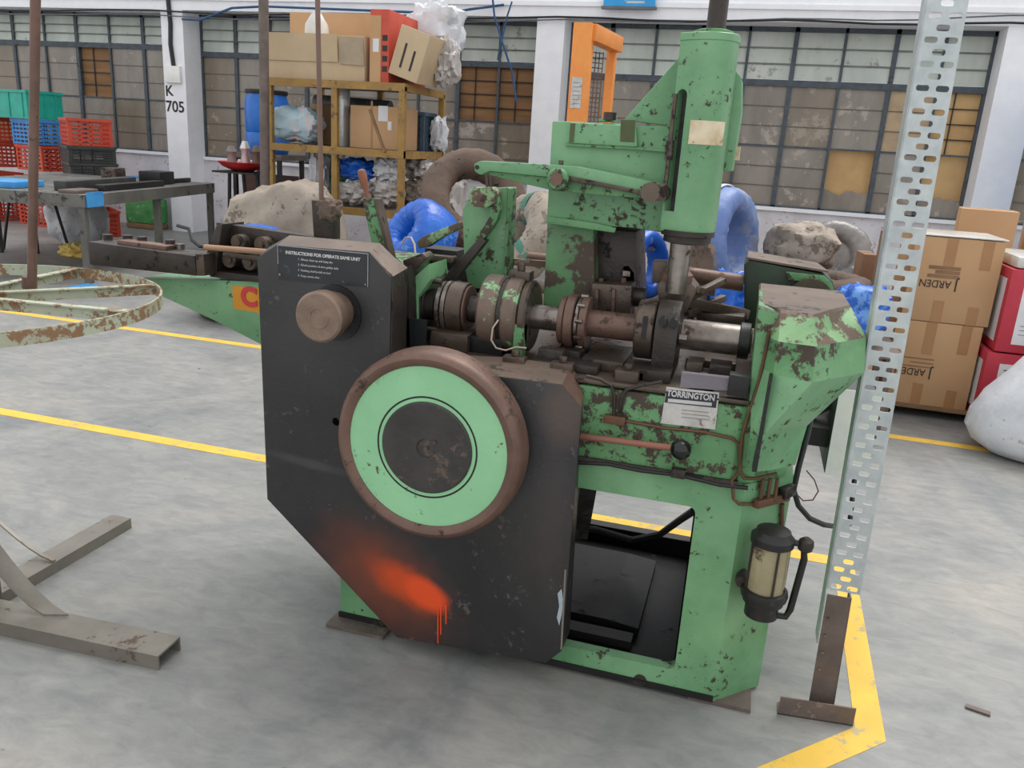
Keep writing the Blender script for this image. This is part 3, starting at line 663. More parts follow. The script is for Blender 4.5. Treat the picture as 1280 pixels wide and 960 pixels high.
# ---- flywheel
wc = P(538.5, 555.5, Y=1.84); wc.y = 0
fw = bpy.data.objects.new('flywheel', None)
yw = lambda y: Vector((wc.x, y, wc.z))
S = 72; r0 = .252
rimp = []
for k in range(15):
    a = R(-200+220*k/14); rimp.append((r0-.021+.021*math.cos(a+R(90)), .035*math.sin(a+R(90)) if False else 0))
prof = [(.212, .028), (.214, .010), (.222, .002), (.234, 0), (.245, .006), (.252, .022), (.252, .075), (.24, .085), (.205, .085)]
fwo = MB().lathe([(r_, h) for r_, h in prof], yw(1.80), (0, 1, 0), S, caps=False).build('flywheel', RUST, mach, smooth=True)
MB().lathe([(.0, .0), (.132, .0), (.1325, .006), (.136, .006), (.1365, .0), (.216, .0), (.216, .05), (0, .05)], yw(1.812), (0, 1, 0), S, caps=False).build('wheel_disc', GREENL, fwo, smooth=True)
MB().lathe([(.132, -.0006), (.1365, -.0006), (.1365, .002), (.132, .002), (.132, -.0006)], yw(1.812), (0, 1, 0), S, caps=False).build('hub_groove', BLACK, fwo)
MB().lathe([(0, 0), (.006, 0), (.007, .004), (.024, .004), (.026, 0), (.118, 0), (.1225, .004), (.1225, .02), (0, .02)], yw(1.806), (0, 1, 0), S, caps=False).build('hub_plate', mat('hub_black', (66, 62, 60), (48, 46, 45), (96, 82, 72), .12, 8, 26, .45), fwo, smooth=True)
sc_ = yw(1.8055)+Vector((.022, 0, .02)); MB().cyl(sc_, sc_+Vector((0, -.002, 0)), .007, n=12).build('hub_screw', BROWN, fwo)
MB().cyl(yw(1.88), yw(2.05), .05, n=24).build('wheel_shaft', BROWND, fwo, smooth=True)
# ---- knob
kc = P(397, 397, Y=1.815)
kn = MB().lathe([(0, -.001), (.008, -.001), (.010, 0), (.0, 0)], kc+Vector((0, -.001, 0)), (0, 1, 0), 24, False)
kn = MB().lathe([(.0, .0), (.02, .0005), (.021, -.001), (.03, -.001), (.031, .0005), (.06, .001), (.066, .006), (.066, .04), (.062, .046), (.056, .046), (.056, .08), (.05, .105)], kc, (0, 1, 0), 40, False).build('hand_knob', mat('turned_grey_brown_steel', (138, 116, 101), (114, 95, 83), rough=.36, metal=.4, scale=14), mach, smooth=True)
MB().lathe([(.075, 0), (.075, .01), (.05, .01)], Vector((kc.x-.004, YC-.008, kc.z-.006)), (0, 1, 0), 32, True).build('knob_flange', BLACK, mach, smooth=True)
# ---- control lever with ball
l0, l1 = P(724, 545, Y=1.99), P(842, 560, Y=1.97)
MB().cyl(l0, l1, .0085, n=16).build('control_lever', RODC, mach, smooth=True)
bc = P(851, 562, Y=1.965); MB().lathe([(.003, -.026), (.014, -.023), (.023, -.013), (.0265, 0), (.023, .013), (.014, .023), (.003, .026)], bc, (1, 0, -.05), 24).build('lever_ball', BALL, mach, smooth=True)
MB().box(tuple(P(741, 515, Y=2.01)), tuple(P(733, 480, Y=2.03))).build('hinge_plate', BLACK, mach)
# ---- oil pipes on the front
def pipe(pts, r_=.0045, M=COPPER, name='oil_pipe'): return MB().tube(pts, r_, 8).build(name, M, mach, smooth=True)
Q = lambda a, b, y=YB-.018: P(a, b, Y=y)
pipe([Q(733, 470), Q(750, 474), Q(764, 482), Q(768, 495), Q(767, 520)], M=BROWND)
pipe([Q(828, 477), Q(800, 482), Q(783, 487), Q(776, 500), Q(776, 522)], M=BROWND)
pipe([Q(776, 525), Q(830, 535), Q(880, 540), Q(915, 548), Q(924, 556), Q(925, 590), Q(930, 598), Q(945, 598, 2.01), Q(962, 594, 2.05), Q(970, 592, 2.07)])
pipe([Q(962, 412, 1.99), Q(955, 450), Q(948, 480), Q(935, 520), Q(928, 545), Q(924, 590), Q(915, 600), Q(917, 624), Q(924, 630), Q(942, 630, 2.04)])
pipe([Q(722, 578), Q(760, 580), Q(800, 588), Q(850, 594), Q(900, 606), Q(935, 610)], .006, BLACK, 'black_conduit_pipe')
MB().box(tuple(Q(754, 529, YB-.03)), tuple(Q(783, 520, YB-.012))).build('pipe_union', COPPER, mach, bevel=.002)
MB().box(tuple(Q(838, 597, YB-.035)), tuple(Q(858, 585, YB-.012))).build('pipe_clip', BROWND, mach, bevel=.002)
MB().bar(P(944, 630, Y=2.03), P(985, 620, Y=2.13), .018, .022).build('oil_manifold', COPPER, mach, bevel=.002)
MB().bar(P(976, 617, Y=2.10), P(990, 610, Y=2.14), .03, .03).build('pipe_elbow', BROWND, mach, bevel=.004)
for xa in (950, 959, 968): pipe([P(xa, 626, Y=2.05+.0015*(xa-950)), P(xa+4, 598, Y=2.05+.0015*(xa-950))], .005)
pipe([P(978, 630, Y=2.11), P(977, 660, Y=2.12)], .006)
# ---- oil reservoir on the chamfered corner
rc_ = P(955, 740, Y=2.0)
rz0, rz1 = P(962, 772, Y=2.0).z, P(972, 665, Y=2.0).z
res = Vector((rc_.x, 2.0, 0))
rs = MB().lathe([(0.0328, rz0), (0.0421, rz0+.005), (0.0421, rz0+.04), (0.0515, rz0+.045), (0.0515, rz0+.06)], res, (0, 0, 1), 28).build('oil_reservoir', BLACK, mach, smooth=True)
MB().lathe([(0.0468, rz0+.058), (0.0468, rz1-.03)], res, (0, 0, 1), 28).build('reservoir_glass', GLASSR, rs, smooth=True)
MB().lathe([(0.0538, rz1-.032), (0.0538, rz1-.014), (0.0445, rz1-.006), (0.0421, rz1+.004), (0.0234, rz1+.008)], res, (0, 0, 1), 28).build('reservoir_lid', BLACK, rs, smooth=True)
for k in range(4):
    a = R(20+90*k); d_ = Vector((math.cos(a), math.sin(a), 0))*.05; MB().cyl(res+d_+Vector((0, 0, rz0+.05)), res+d_+Vector((0, 0, rz1-.02)), .003, n=8).build('tie_rod', BROWND, rs)
MB().tube([res+Vector((.04, -.0, rz1-.02)), res+Vector((.075, -.0, rz1-.022)), res+Vector((.082, 0, rz1-.06)), res+Vector((.07, 0, rz0+.035)), res+Vector((.062, 0, rz0+.012)), res+Vector((.03, 0, rz0+.01))], .009, 10).build('return_pipe', BLACK, rs, smooth=True)
MB().lathe([(.008, -.02), (.018, -.012), (.02, 0), (.018, .012), (.008, .02)], res+Vector((.08, 0, rz1-.022)), (0, 0, 1), 16).build('pipe_cap', BROWND, rs, smooth=True)
MB().bar(res+Vector((-.055, .05, rz0+.075)), res+Vector((.0, -.0, rz0+.05)), .035, .025).build('reservoir_bracket', BLACK, rs, bevel=.004)
MB().torus(res+Vector((0, 0, rz0+.07)), (0, 0, 1), .05, .01, .014, 32, 8).build('clamp_ring', BLACK, rs, smooth=True)
MB().cyl(res+Vector((-.058, .0, rz0+.085)), res+Vector((-.058, .05, rz0+.085)), .016, n=16).build('bracket_bolt', BROWND, rs, smooth=True)
# ---- end bracket and faceted gear guard
eb = px([(921, 602), (936, 500), (948, 384), (976, 392), (966, 470), (944, 592), (940, 604)], 2.01)
MB().prism(eb, (0, .3, 0)).build('end_bracket', GREENW, mach, bevel=.004)
def gring(z, pts):
    v = [P(a, b, Z=z) for a, b in pts]; v[0].y = min(v[0].y, 2.3); yb = 2.45
    return [Vector((v[0].x, yb, z))]+v+[Vector((v[-1].x, yb, z))]
g0 = gring(1.108, [(948, 380), (975, 391), (1017, 397), (1064, 384)])
g1 = gring(1.05, [(946, 413), (973, 427), (1019, 433), (1083, 422)])
g2 = gring(.97, [(940, 452), (966, 468), (1016, 478), (1080, 466)])
g3 = gring(.82, [(938, 538), (952, 546), (972, 543), (1009, 532)])
g4 = gring(.715, [(932, 582), (943, 590), (962, 588), (994, 581)])
MB().rings([g4, g3], cap=True).build('guard_lower_flap', GREEN, mach)
MB().rings([g3, g2], cap=True).build('guard_taper_panel', GREEN, mach)
MB().rings([g2, g1], cap=True).build('guard_middle_band', GREENW, mach)
gb = MB().rings([g1, g0], cap=False).build('guard_upper_band', GREENP, mach)
top = [v+Vector((0, 0, .012)) if 0 < i < 5 else v+Vector((0, 0, .012)) for i, v in enumerate(g0)]
MB().rings([g0, [v.lerp(sum(g0, Vector())/6, .04)+Vector((0, 0, .006)) for v in g0]]).build('guard_top', TOPE, mach)
MB().prism(px([(962, 472), (966, 470), (946, 590), (940, 590)], 1.93), (0, .05, 0)).build('guard_gap_shade', BLACK, mach)  # solid black strip standing for the shade in the slit
# ---- main cam shaft
DRUMM = mat('brown_drum_green_streaks', (116, 98, 86), (88, 74, 66), (140, 188, 138), .3, 8, 20, .45, metal=.1, bump=.15)
YS = 2.2
sa, sb_ = P(522, 382, Y=YS), P(938, 423, Y=YS); zs_ = (sa.z+sb_.z)/2; 
def sx(xp, yp=400): return P(xp, 382+(xp-522)*.0985, Y=YS).x
def disc(xa, xb_, r_, M, name, ch=.002, n=40): 
    a, b = sx(xa), sx(xb_); h = b-a; ch = min(ch, h*.3)
    return MB().lathe([(r_-ch, 0), (r_, ch), (r_, h-ch), (r_-ch, h)], (a, YS, zs_), (1, 0, 0), n).build(name, M, mach, smooth=True)
K = 1/415.
disc(515, 940, 13.5*K, BROWN, 'cam_shaft'); disc(665, 704, 14.5*K, STEEL, 'bright_journal'); disc(735, 797, 15.5*K, RUST, 'shaft_sleeve'); disc(852, 932, 17*K, STEEL, 'shaft_sleeve'); disc(924, 938, 20*K, BLACK, 'shaft_collar')
disc(520, 527, 29*K, GREENW, 'bearing_flange'); disc(527, 548, 19*K, BROWND, 'bearing_boss'); disc(531, 537, 23*K, BROWND, 'bearing_ring')
disc(553, 558, 30*K, STEEL, 'cam_disc'); disc(560, 565, 31*K, STEEL, 'cam_disc'); disc(566, 585, 31*K, BROWN, 'cam_disc'); disc(585, 588, 28*K, RUST, 'cam_disc')
disc(588, 610, 16*K, BROWND, 'shaft_collar')
disc(608, 631, 44*K, DRUMM, 'clutch_drum', .006); disc(631, 637, 41*K, BROWND, 'clutch_drum'); disc(637, 656, 45*K, DRUMM, 'clutch_drum', .006); disc(656, 667, 42*K, BROWN, 'clutch_drum', .006)
disc(702, 709, 28*K, RUST, 'cam_disc'); disc(710, 721, 31*K, RUST, 'cam_disc'); disc(722, 727, 27*K, STEEL, 'cam_disc'); disc(728, 737, 30*K, RUST, 'cam_disc')
disc(797, 820, 33*K, BROWN, 'slotted_cam', .003)
for k in range(5):
    a = R(-60+36*k); c = Vector((sx(725), YS-.074*math.cos(a), zs_+.074*math.sin(a))); MB().cyl(c, c+Vector((.02, 0, 0)), .006, n=8).build('cam_bolt', STEEL, mach)
a = P(806, 405, Y=YS-.078); MB().box((a.x-.006, YS-.082, zs_-.01), (a.x+.006, YS-.07, zs_+.05)).build('cam_slot', BLACK, mach)
# split bearing pedestal
xa, xb_ = sx(822), sx(850)
MB().rings([[Vector((x, YS+.088*math.sin(R(t)), zs_+.088*math.cos(R(t)))) for t in range(-100, 101, 20)]+[Vector((x, YS+.087, zb)), Vector((x, YS-.087, zb))] for x in (xa, xb_)]).build('bearing_pedestal', BROWND, mach, bevel=.003)
for k in (830, 844):
    a = P(k, 392, Y=YS-.087); MB().cyl((a.x, YS-.1, zs_+.045), (a.x, YS-.04, zs_+.045), .011, n=14).cyl((a.x, YS-.101, zs_+.045), (a.x, YS-.1, zs_+.045), .006, n=6).build('cap_screw', BLACK, mach, smooth=True)
a = sx(852); MB().cyl((a, YS-.06, zs_+.0), (a+.02, YS-.06, zs_+.0), .012, n=6).build('hex_bolt', STEEL, mach)
# drum top oiler and pale wire
a = sx(648); MB().box((a-.03, YS-.02, zs_+.1), (a+.03, YS+.03, zs_+.125)).cyl((a, YS, zs_+.12), (a, YS, zs_+.15), .012, n=8).bar((a-.02, YS, zs_+.145), (a+.025, YS, zs_+.155), .012, .012).build('drum_oiler', BROWN, mach, bevel=.002)
MB().tube([P(623, 400, Y=2.085), P(616, 410, Y=2.07), P(614, 425, Y=2.06), P(620, 435, Y=2.06), P(632, 438, Y=2.06), P(645, 434, Y=2.06), P(658, 435, Y=2.06)], .0025, 6).build('drum_wire', WIREW, mach, smooth=True)
# tie bars left of the drum, brackets below
for yy, zz in ((YS-.03, zs_+.075), (YS-.05, zs_-.062)):
    MB().cyl((sx(524), yy, zz), (sx(556), yy, zz), .008, n=10).build('tie_bar', BROWN, mach, smooth=True)
MB().box((sx(655)-.0, YS-.1, zb), (sx(667), YS-.06, zb+.1)).build('shaft_bracket', GREENW, mach, bevel=.003)
MB().box((sx(600), YS-.08, zb), (sx(640), YS+.08, zs_-.06)).build('drum_support', BLACK, mach, bevel=.003)
MB().box((sx(528), YS-.12, zb), (sx(553), YS-.115, zb+.085)).build('thin_guard_plate', mat('dark_green_sheet', (34, 40, 42), rough=.4), mach)
for i_, (a0, b0, y0, y1, zt) in enumerate(((555, 600, 2.1, 2.35, .05), (705, 735, 2.12, 2.3, .04), (740, 790, 2.1, 2.3, .03), (800, 850, 2.06, 2.14, .03), (860, 925, 2.25, 2.45, .03), (690, 720, 2.06, 2.1, .05), (865, 885, 2.12, 2.2, .05), (893, 920, 2.12, 2.2, .05))):
    MB().box((sx(a0), y0, zb), (sx(b0), y1, zb+zt)).build('slide_block', BROWND if i_ % 2 else BROWN, mach, bevel=.003)
# left bearing bracket (green) behind the guard
MB().prism(px([(511, 352), (536, 330), (538, 350), (522, 372), (522, 446), (512, 446)], 2.13), (0, .14, 0)).build('bearing_bracket', GREEN, mach, bevel=.003)
MB().prism(px([(497, 340), (510, 332), (514, 448), (492, 448)], 2.08), (0, .12, 0)).build('guard_hinge_bar', BROWND, mach, bevel=.003)
MB().box((-1.0, 2.14, zb), (-.88, 2.6, 1.02)).build('gearbox_body', BLACK, mach, bevel=.004)
MB().box((-1.28, 2.13, .4), (-1.02, 2.6, 1.08)).build('drive_housing', GREENW, mach, bevel=.004)
# ---- pedestal, head and slide column
YD = 2.38
MB().prism(px([(684, 272), (742, 280), (744, 402), (678, 395)], YD), (0, .25, 0)).build('head_pedestal', GREENP if False else mat('stripped_green_paint', (104, 150, 104), (84, 122, 84), (82, 70, 60), .5, 5, 14, .5, bump=.2), mach, bevel=.006)
MB().prism(px([(742, 284), (795, 290), (797, 380), (742, 400)], YD+.06), (0, .2, 0)).build('pedestal_web', BROWND, mach, bevel=.004)
YH = 2.34
MB().prism(px([(690, 151), (782, 155), (834, 158), (862, 196), (862, 296), (790, 285), (740, 282), (683, 276)], YH), (0, .3, 0)).build('head_casting', GREEN, mach, bevel=.006)
MB().prism(px([(712, 153), (795, 157), (797, 184), (709, 179)], YH-.02), (0, .1, 0)).build('head_upper_block', GREEN, mach, bevel=.006)
MB().prism(px([(683, 270), (745, 279), (770, 285), (768, 291), (683, 279)], YH-.012), (0, .012, 0)).build('head_lower_rib', GREENW, mach, bevel=.002)
MB().prism(px([(780, 150), (852, 68), (852, 190), (832, 185), (834, 157)], YH+.02), (0, .05, 0)).build('gusset_web', GREEN, mach, bevel=.003)
MB().prism(px([(706, 179), (797, 184), (834, 187), (834, 190), (797, 187), (706, 182)], YH-.014), (0, .02, 0)).build('head_ledge', GREENW, mach)
MB().prism(px([(713, 154), (719, 154), (717, 178), (711, 178)], YH-.0212), (0, .002, 0)).build('bare_patch', mat('olive_patch', (86, 96, 52), (70, 76, 46), rough=.6), mach)
MB().prism(px([(776, 150), (794, 150), (793, 178), (775, 177)], YH-.0212), (0, .002, 0)).build('bare_patch', mat('olive_patch', (86, 96, 52)), mach)
MB().prism(px([(745, 152), (760, 143), (768, 143), (768, 152)], YH+.05), (0, .05, 0)).build('head_lug', GREEN, mach, bevel=.002)
a = P(762, 150, Y=YH+.02); MB().cyl(a, a+Vector((0, 0, .02)), .018, n=16).build('lug_bolt', BROWND, mach, smooth=True)
cc = P(878, 160, Y=2.30); cx_, cy_ = cc.x, 2.30
zc0, zc1 = P(870, 291, Y=2.28).z, P(880, 42, Y=2.28).z
cr = .066
def cplan(z, s_=1., bulge=0):
    pts = [(-.078, .06), (-.078, -.032), (-.028, -.061)]
    for k in range(8): a = R(-113+113*k/7); pts.append((math.cos(a)*cr, math.sin(a)*cr))
    pts += [(cr, .03), (cr-.012, .06)]
    return [Vector((cx_+x*s_, cy_+y*s_, z)) for x, y in pts]
lv = [(zc0, .97, 0), (zc0+.01, 1, 0), (zc1-.02, 1, 0), (zc1-.018, 1.03, 0), (zc1-.002, 1.03, 0), (zc1, .99, 0)]
colm = MB().rings([cplan(z, s_, bu) for z, s_, bu in lv])
fa, fb = Vector((-.078, -.032, 0)), Vector((-.028, -.061, 0)); fd = (fb-fa).normalized(); fn = Vector((-fd.y, fd.x, 0)); fn = fn if fn.dot(Vector((-1, -1, 0))) > 0 else -fn
fm = (fa+fb)/2+Vector((cx_, cy_, 0))+fd*-.006
sz0, sz1 = P(848, 264, Y=2.28).z, P(851, 112, Y=2.28).z
sl = []
for k in range(9): a = R(180*k/8); sl.append(fm+fd*(.016*math.cos(a))+Vector((0, 0, sz1-.016+.016*math.sin(a))))
sl += [fm-fd*.016+Vector((0, 0, sz0)), fm+fd*.016+Vector((0, 0, sz0))]
slot_cut = MB().prism([v+fn*.03 for v in sl], -fn*.08)
colo = colm.build('slide_column', GREENW if False else GREEN, mach, smooth=True, cut=slot_cut)
MB().rings([[Vector((cx_+x, cy_+y, z)) for x, y in ((-.07, -.012), (.02, -.02), (.02, .05), (-.07, .05))] for z in (sz0-.01, sz1+.01)]).build('slot_liner', BLACK, mach)
# rear box bulging out to the right of the column
zr = [P(925, yy, Y=2.4).z for yy in (215, 140, 100, 85)]
MB().rings([[Vector((cx_+.03, 2.35, z)), Vector((cx_+xw, 2.35, z)), Vector((cx_+xw, 2.5, z)), Vector((cx_+.03, 2.5, z))] for z, xw in ((zr[0], .088), (zr[1], .092), (zr[2], .082), (zr[3], .055))]).build('column_rear_box', GREEN, mach, bevel=.004)
MB().lathe([(.05, 0), (.05, .008), (.035, .012)], (cx_, cy_, zc1), (0, 0, 1), 28).build('column_cap', GREENW, mach, smooth=True)
MB().cyl((cx_+.004, cy_, zc1), (cx_+.004, cy_, zc1+.35), .0245, n=24).build('top_rod', BROWND, mach, smooth=True)
MB().lathe([(.072, -.002), (.072, .012), (.064, .014), (.064, .03), (.05, .034)], (cx_-.006, cy_, zc0+.002), (0, 0, -1), 36).build('column_flange', BROWND, mach, smooth=True)
MB().cyl((cx_-.02, cy_, zc0-.03), (cx_-.02, cy_, zc0-.17), .029, n=28).build('bright_plunger', STEEL, mach, smooth=True)
MB().rings([[P(a, b, Y=cy_-cr*1.01-.001) for a, b in ((856, 150), (903, 152), (901, 182), (854, 180))], [P(a, b, Y=cy_-cr*.2) for a, b in ((856, 150), (903, 152), (901, 182), (854, 180))]]) if False else None
lab = MB(); n_ = 8; zl0, zl1 = P(878, 181, Y=2.26).z, P(878, 151, Y=2.26).z; vs_ = []
for k in range(n_): 
    a = R(-114+84*k/(n_-1)); 
    for r_ in (cr+.0012, cr+.0004): vs_ += [Vector((cx_+math.cos(a)*r_, cy_+math.sin(a)*r_, zl0)), Vector((cx_+math.cos(a)*r_, cy_+math.sin(a)*r_, zl1))]
fs_ = []
for k in range(n_-1): o_ = k*4; fs_ += [(o_, o_+4, o_+5, o_+1), (o_+2, o_+3, o_+7, o_+6), (o_, o_+2, o_+6, o_+4), (o_+1, o_+5, o_+7, o_+3)]
lab.add(vs_, fs_).build('paper_label', CREAM, mach, smooth=True)
MB().box((cx_+.082, 2.42, P(918, 200, Y=2.42).z), (cx_+.1, 2.46, P(918, 183, Y=2.42).z)).build('tan_tag', CREAM, mach)
# vertical slide rod in front of the slot
ro = fm+fn*.012-fd*.012
MB().cyl(ro+Vector((0, 0, P(840, 235, Y=2.27).z)), ro+Vector((0, 0, P(845, 118, Y=2.27).z)), .006, n=10).lathe([(.011, 0), (.011, .05)], ro+Vector((0, 0, P(841, 200, Y=2.27).z)), (0, 0, 1), 12).build('slide_rod', BROWN, mach, smooth=True)
# ---- rocker lever
YL = 2.25
MB().prism(px([(592, 205), (600, 201), (690, 206), (720, 208), (800, 224), (832, 232), (836, 246), (800, 242), (712, 224), (690, 222), (612, 214), (600, 219), (593, 214)], YL), (0, .06, 0)).build('rocker_lever', GREEN, mach, bevel=.004)
MB().prism(px([(607, 213), (690, 222), (712, 225), (815, 244), (815, 249), (740, 243), (690, 238), (640, 226), (612, 219)], YL+.015), (0, .035, 0)).build('rocker_web', GREENW, mach, bevel=.003)
MB().prism(px([(712, 220), (800, 238), (836, 240), (836, 246), (800, 243), (712, 226)], YL-.008), (0, .02, 0)).build('rocker_rib', BROWN, mach, bevel=.002)
a = P(696, 224, Y=YL-.03); MB().lathe([(.012, -.004), (.012, 0), (.026, .0), (.03, .005), (.03, .13)], a, (0, 1, 0), 28).build('pivot_boss', GREENW, mach, smooth=True)
MB().cyl(a+Vector((0, -.006, 0)), a+Vector((0, 0, 0)), .018, n=8).build('pivot_nut', RUST, mach, smooth=True)
a = P(820, 241, Y=YL-.02); MB().cyl(a+Vector((-.015, 0, 0)), a+Vector((-.015, .05, 0)), .026, n=24).cyl(a+Vector((.012, .01, 0)), a+Vector((.012, .07, 0)), .022, n=24).build('rocker_end_boss', BROWN, mach, smooth=True)
MB().prism(px([(800, 233), (832, 229), (834, 250), (808, 251)], YL-.012), (0, .04, 0)).build('rocker_end_plate', BROWN, mach, bevel=.003)
a = P(596, 209, Y=YL-.002); MB().cyl(a+Vector((0,-.001,0)), a+Vector((0, .01, 0)), .006, n=10).build('rocker_pin', BLACK, mach)
a = P(701, 206, Y=YL+.03); MB().cyl(a, a+Vector((0, 0, .012)), .007, n=8).build('grease_nipple', BROWN, mach)
for xq in (608, 613): MB().bar(P(xq, 218, Y=2.36), P(xq+1, 236, Y=2.36), .006, .006).build('link_pin', BROWN, mach)
# ---- tower with bell crank
YT = 2.42
MB().prism(px([(603, 236), (635, 234), (630, 362), (586, 360), (580, 330), (578, 262), (590, 240)], YT), (0, .05, 0)).build('tower_plate', GREEN, mach, bevel=.004)
MB().prism(px([(635, 234), (637, 236), (632, 362), (629, 362)], YT-.012), (0, .08, 0)).build('tower_edge', GREENW, mach, bevel=.002)
MB().prism(px([(586, 238), (592, 234), (614, 234), (620, 240), (619, 254), (608, 260), (588, 258)], YT-.07), (0, .06, 0)).build('tower_boss', GREENP, mach, bevel=.006)
a = P(603, 247, Y=YT-.071); MB().cyl(a+Vector((0, -.003, 0)), a+Vector((0, .01, 0)), .012, n=10).build('boss_bolt', RUST, mach)
MB().prism(px([(612, 258), (621, 244), (625, 262), (621, 276), (612, 290), (598, 306), (592, 299), (604, 284), (612, 270)], YT-.055), (0, .03, 0)).build('bell_crank', GREENW, mach, bevel=.004)
MB().prism(px([(600, 296), (608, 301), (561, 360), (548, 374), (536, 366), (556, 344)], YT-.06), (0, .035, 0)).build('crank_link', BROWND, mach, bevel=.004)
a, b = P(532, 321, Y=2.34), P(566, 324, Y=2.34); MB().bar(a, b, .03, .018).cyl(b+Vector((.0, -.02, 0)), b+Vector((0, .02, 0)), .01, n=10).build('push_bar', BROWN, mach, bevel=.003)
MB().prism(px([(520, 303), (528, 296), (560, 283), (577, 276), (579, 284), (552, 297), (534, 309), (524, 311)], 2.5), (0, .04, 0)).build('rear_lever', GREENP, mach, bevel=.004)
MB().box(tuple(P(530, 335, Y=2.55)), tuple(P(584, 310, Y=2.65))).build('rear_block', BLACK, mach, bevel=.004)
MB().prism(px([(536, 356), (560, 345), (600, 330), (610, 362), (560, 378), (540, 372)], 2.5), (0, .2, 0)).build('rear_casting', BLACK, mach, bevel=.006)
MB().bar(P(628, 326, Y=2.5), P(682, 330, Y=2.5), .02, .02).build('cross_tie', RUST, mach)
# hand lever with wooden grip
YV = 2.35
MB().prism(px([(453, 252), (466, 247), (487, 330), (470, 330)], YV), (0, .02, 0)).build('hand_lever', GREENW, mach, bevel=.003)
MB().prism(px([(467, 248), (471, 249), (490, 330), (486, 330)], YV-.006), (0, .04, 0)).build('hand_lever_edge', BROWN, mach)
hv = (P(452, 214, Y=YV)-P(460, 247, Y=YV)); MB().lathe([(.008, 0), (.007, .02), (.012, .045), (.014, .07), (.012, .085), (.005, .09)], P(460, 248, Y=YV+.01), hv, 14).build('hand_grip', WOODH, mach, smooth=True)
MB().tube([P(502, 305, Y=2.2), P(507, 297, Y=2.2), P(514, 297, Y=2.2), P(518, 305, Y=2.18), P(520, 325, Y=2.16)], .003, 6).build('sensor_wire', WIREW, mach, smooth=True)
MB().prism(px([(503, 326), (528, 316), (534, 322), (518, 336), (508, 345)], 2.12), (0, .06, 0)).build('brown_cap_plate', BROWN, mach, bevel=.003)
# ---- centre tooling
MB().prism(px([(739, 354), (790, 357), (788, 402), (738, 396)], 2.34), (0, .1, 0)).build('roll_housing', BROWN, mach, bevel=.006)
for xq in (744, 765): MB().prism(px([(xq, 362), (xq+4, 362), (xq+3, 398), (xq-2, 398)], 2.325), (0, .02, 0)).build('housing_rib', RUST, mach, bevel=.002)
for xq in (751, 779): a = P(xq, 356, Y=2.39); MB().cyl(a, a+Vector((0, 0, .02)), .008, n=8).build('housing_bolt', RUST, mach)
MB().cyl(P(788, 370, Y=2.4), P(806, 372, Y=2.4), .03, n=20).build('roll_boss', BROWND, mach, smooth=True)
MB().prism(px([(778, 332), (793, 330), (794, 352), (778, 352)], 2.44), (0, .06, 0)).build('tool_clamp', BROWND, mach, bevel=.003)
a = P(784, 341, Y=2.437); MB().box((a.x-.012, 2.43, a.z-.01), (a.x+.01, 2.44, a.z+.006)).build('bright_screw', STEEL, mach)
MB().prism(px([(816, 326), (834, 327), (834, 354), (815, 354)], 2.4), (0, .05, 0)).build('tool_post', BROWN, mach, bevel=.003)
MB().prism(px([(820, 358), (828, 348), (860, 348), (872, 362), (858, 392), (826, 386)], 2.32), (0, .1, 0)).build('coiling_head', BROWN, mach, bevel=.006)
a = P(845, 351, Y=2.33); MB().lathe([(.045, 0), (.045, .02), (.034, .03)], a, (0, 0, 1), 24).build('plunger_collar', RUST, mach, smooth=True)
for a0, b0 in (((862, 372), (905, 350)), ((858, 392), (905, 372)), ((870, 362), (890, 366))):
    MB().bar(P(*a0, Y=2.33), P(*b0, Y=2.45), .02, .018).build('tool_arm', BROWN, mach, bevel=.002)
MB().bar(P(856, 377, Y=2.35), P(930, 392, Y=2.5), .05, .03).build('tool_slide', BROWN, mach, bevel=.004)
MB().box(tuple(P(870, 400, Y=2.4)), tuple(P(932, 385, Y=2.55))).build('slide_bed', BROWN, mach, bevel=.003)
# ---- rear gear housing
YG = 2.62
MB().prism(px([(930, 331), (936, 325), (1030, 343), (1041, 352), (1046, 372), (1040, 400), (930, 412)], YG), (0, .2, 0)).build('rear_gear_housing', GREEND, mach, bevel=.005)
MB().prism(px([(983, 340), (1030, 345), (1040, 354), (1045, 372), (1036, 372), (1026, 354), (984, 350)], YG-.012), (0, .014, 0)).build('housing_front_band', GREENW, mach, bevel=.002)
t0, t1 = P(934, 324, Y=YG), P(1035, 341, Y=YG)
MB().prism([t0, t1, t1+Vector((-.02, .2, 0)), t0+Vector((0, .2, 0))], (0, 0, .006)).build('housing_lid', TOPE, mach)
a = P(1012, 377, Y=YG-.03); MB().cyl(a, a+Vector((0, .03, 0)), .068, n=32).build('gear_wheel', BROWN, mach, smooth=True)
b = P(1024, 370, Y=YG-.031); MB().cyl(b+Vector((0, -.001, 0)), b+Vector((0, .002, 0)), .007, n=12).build('wheel_hole', BLACK, mach)
MB().cyl(P(852, 343, Y=2.66), P(930, 354, Y=2.66), .027, n=20).build('cross_shaft', RUST, mach, smooth=True)
MB().cyl(P(700, 326, Y=2.7), P(660, 322, Y=2.7), .02, n=12).build('rear_tie', RUST, mach, smooth=True)
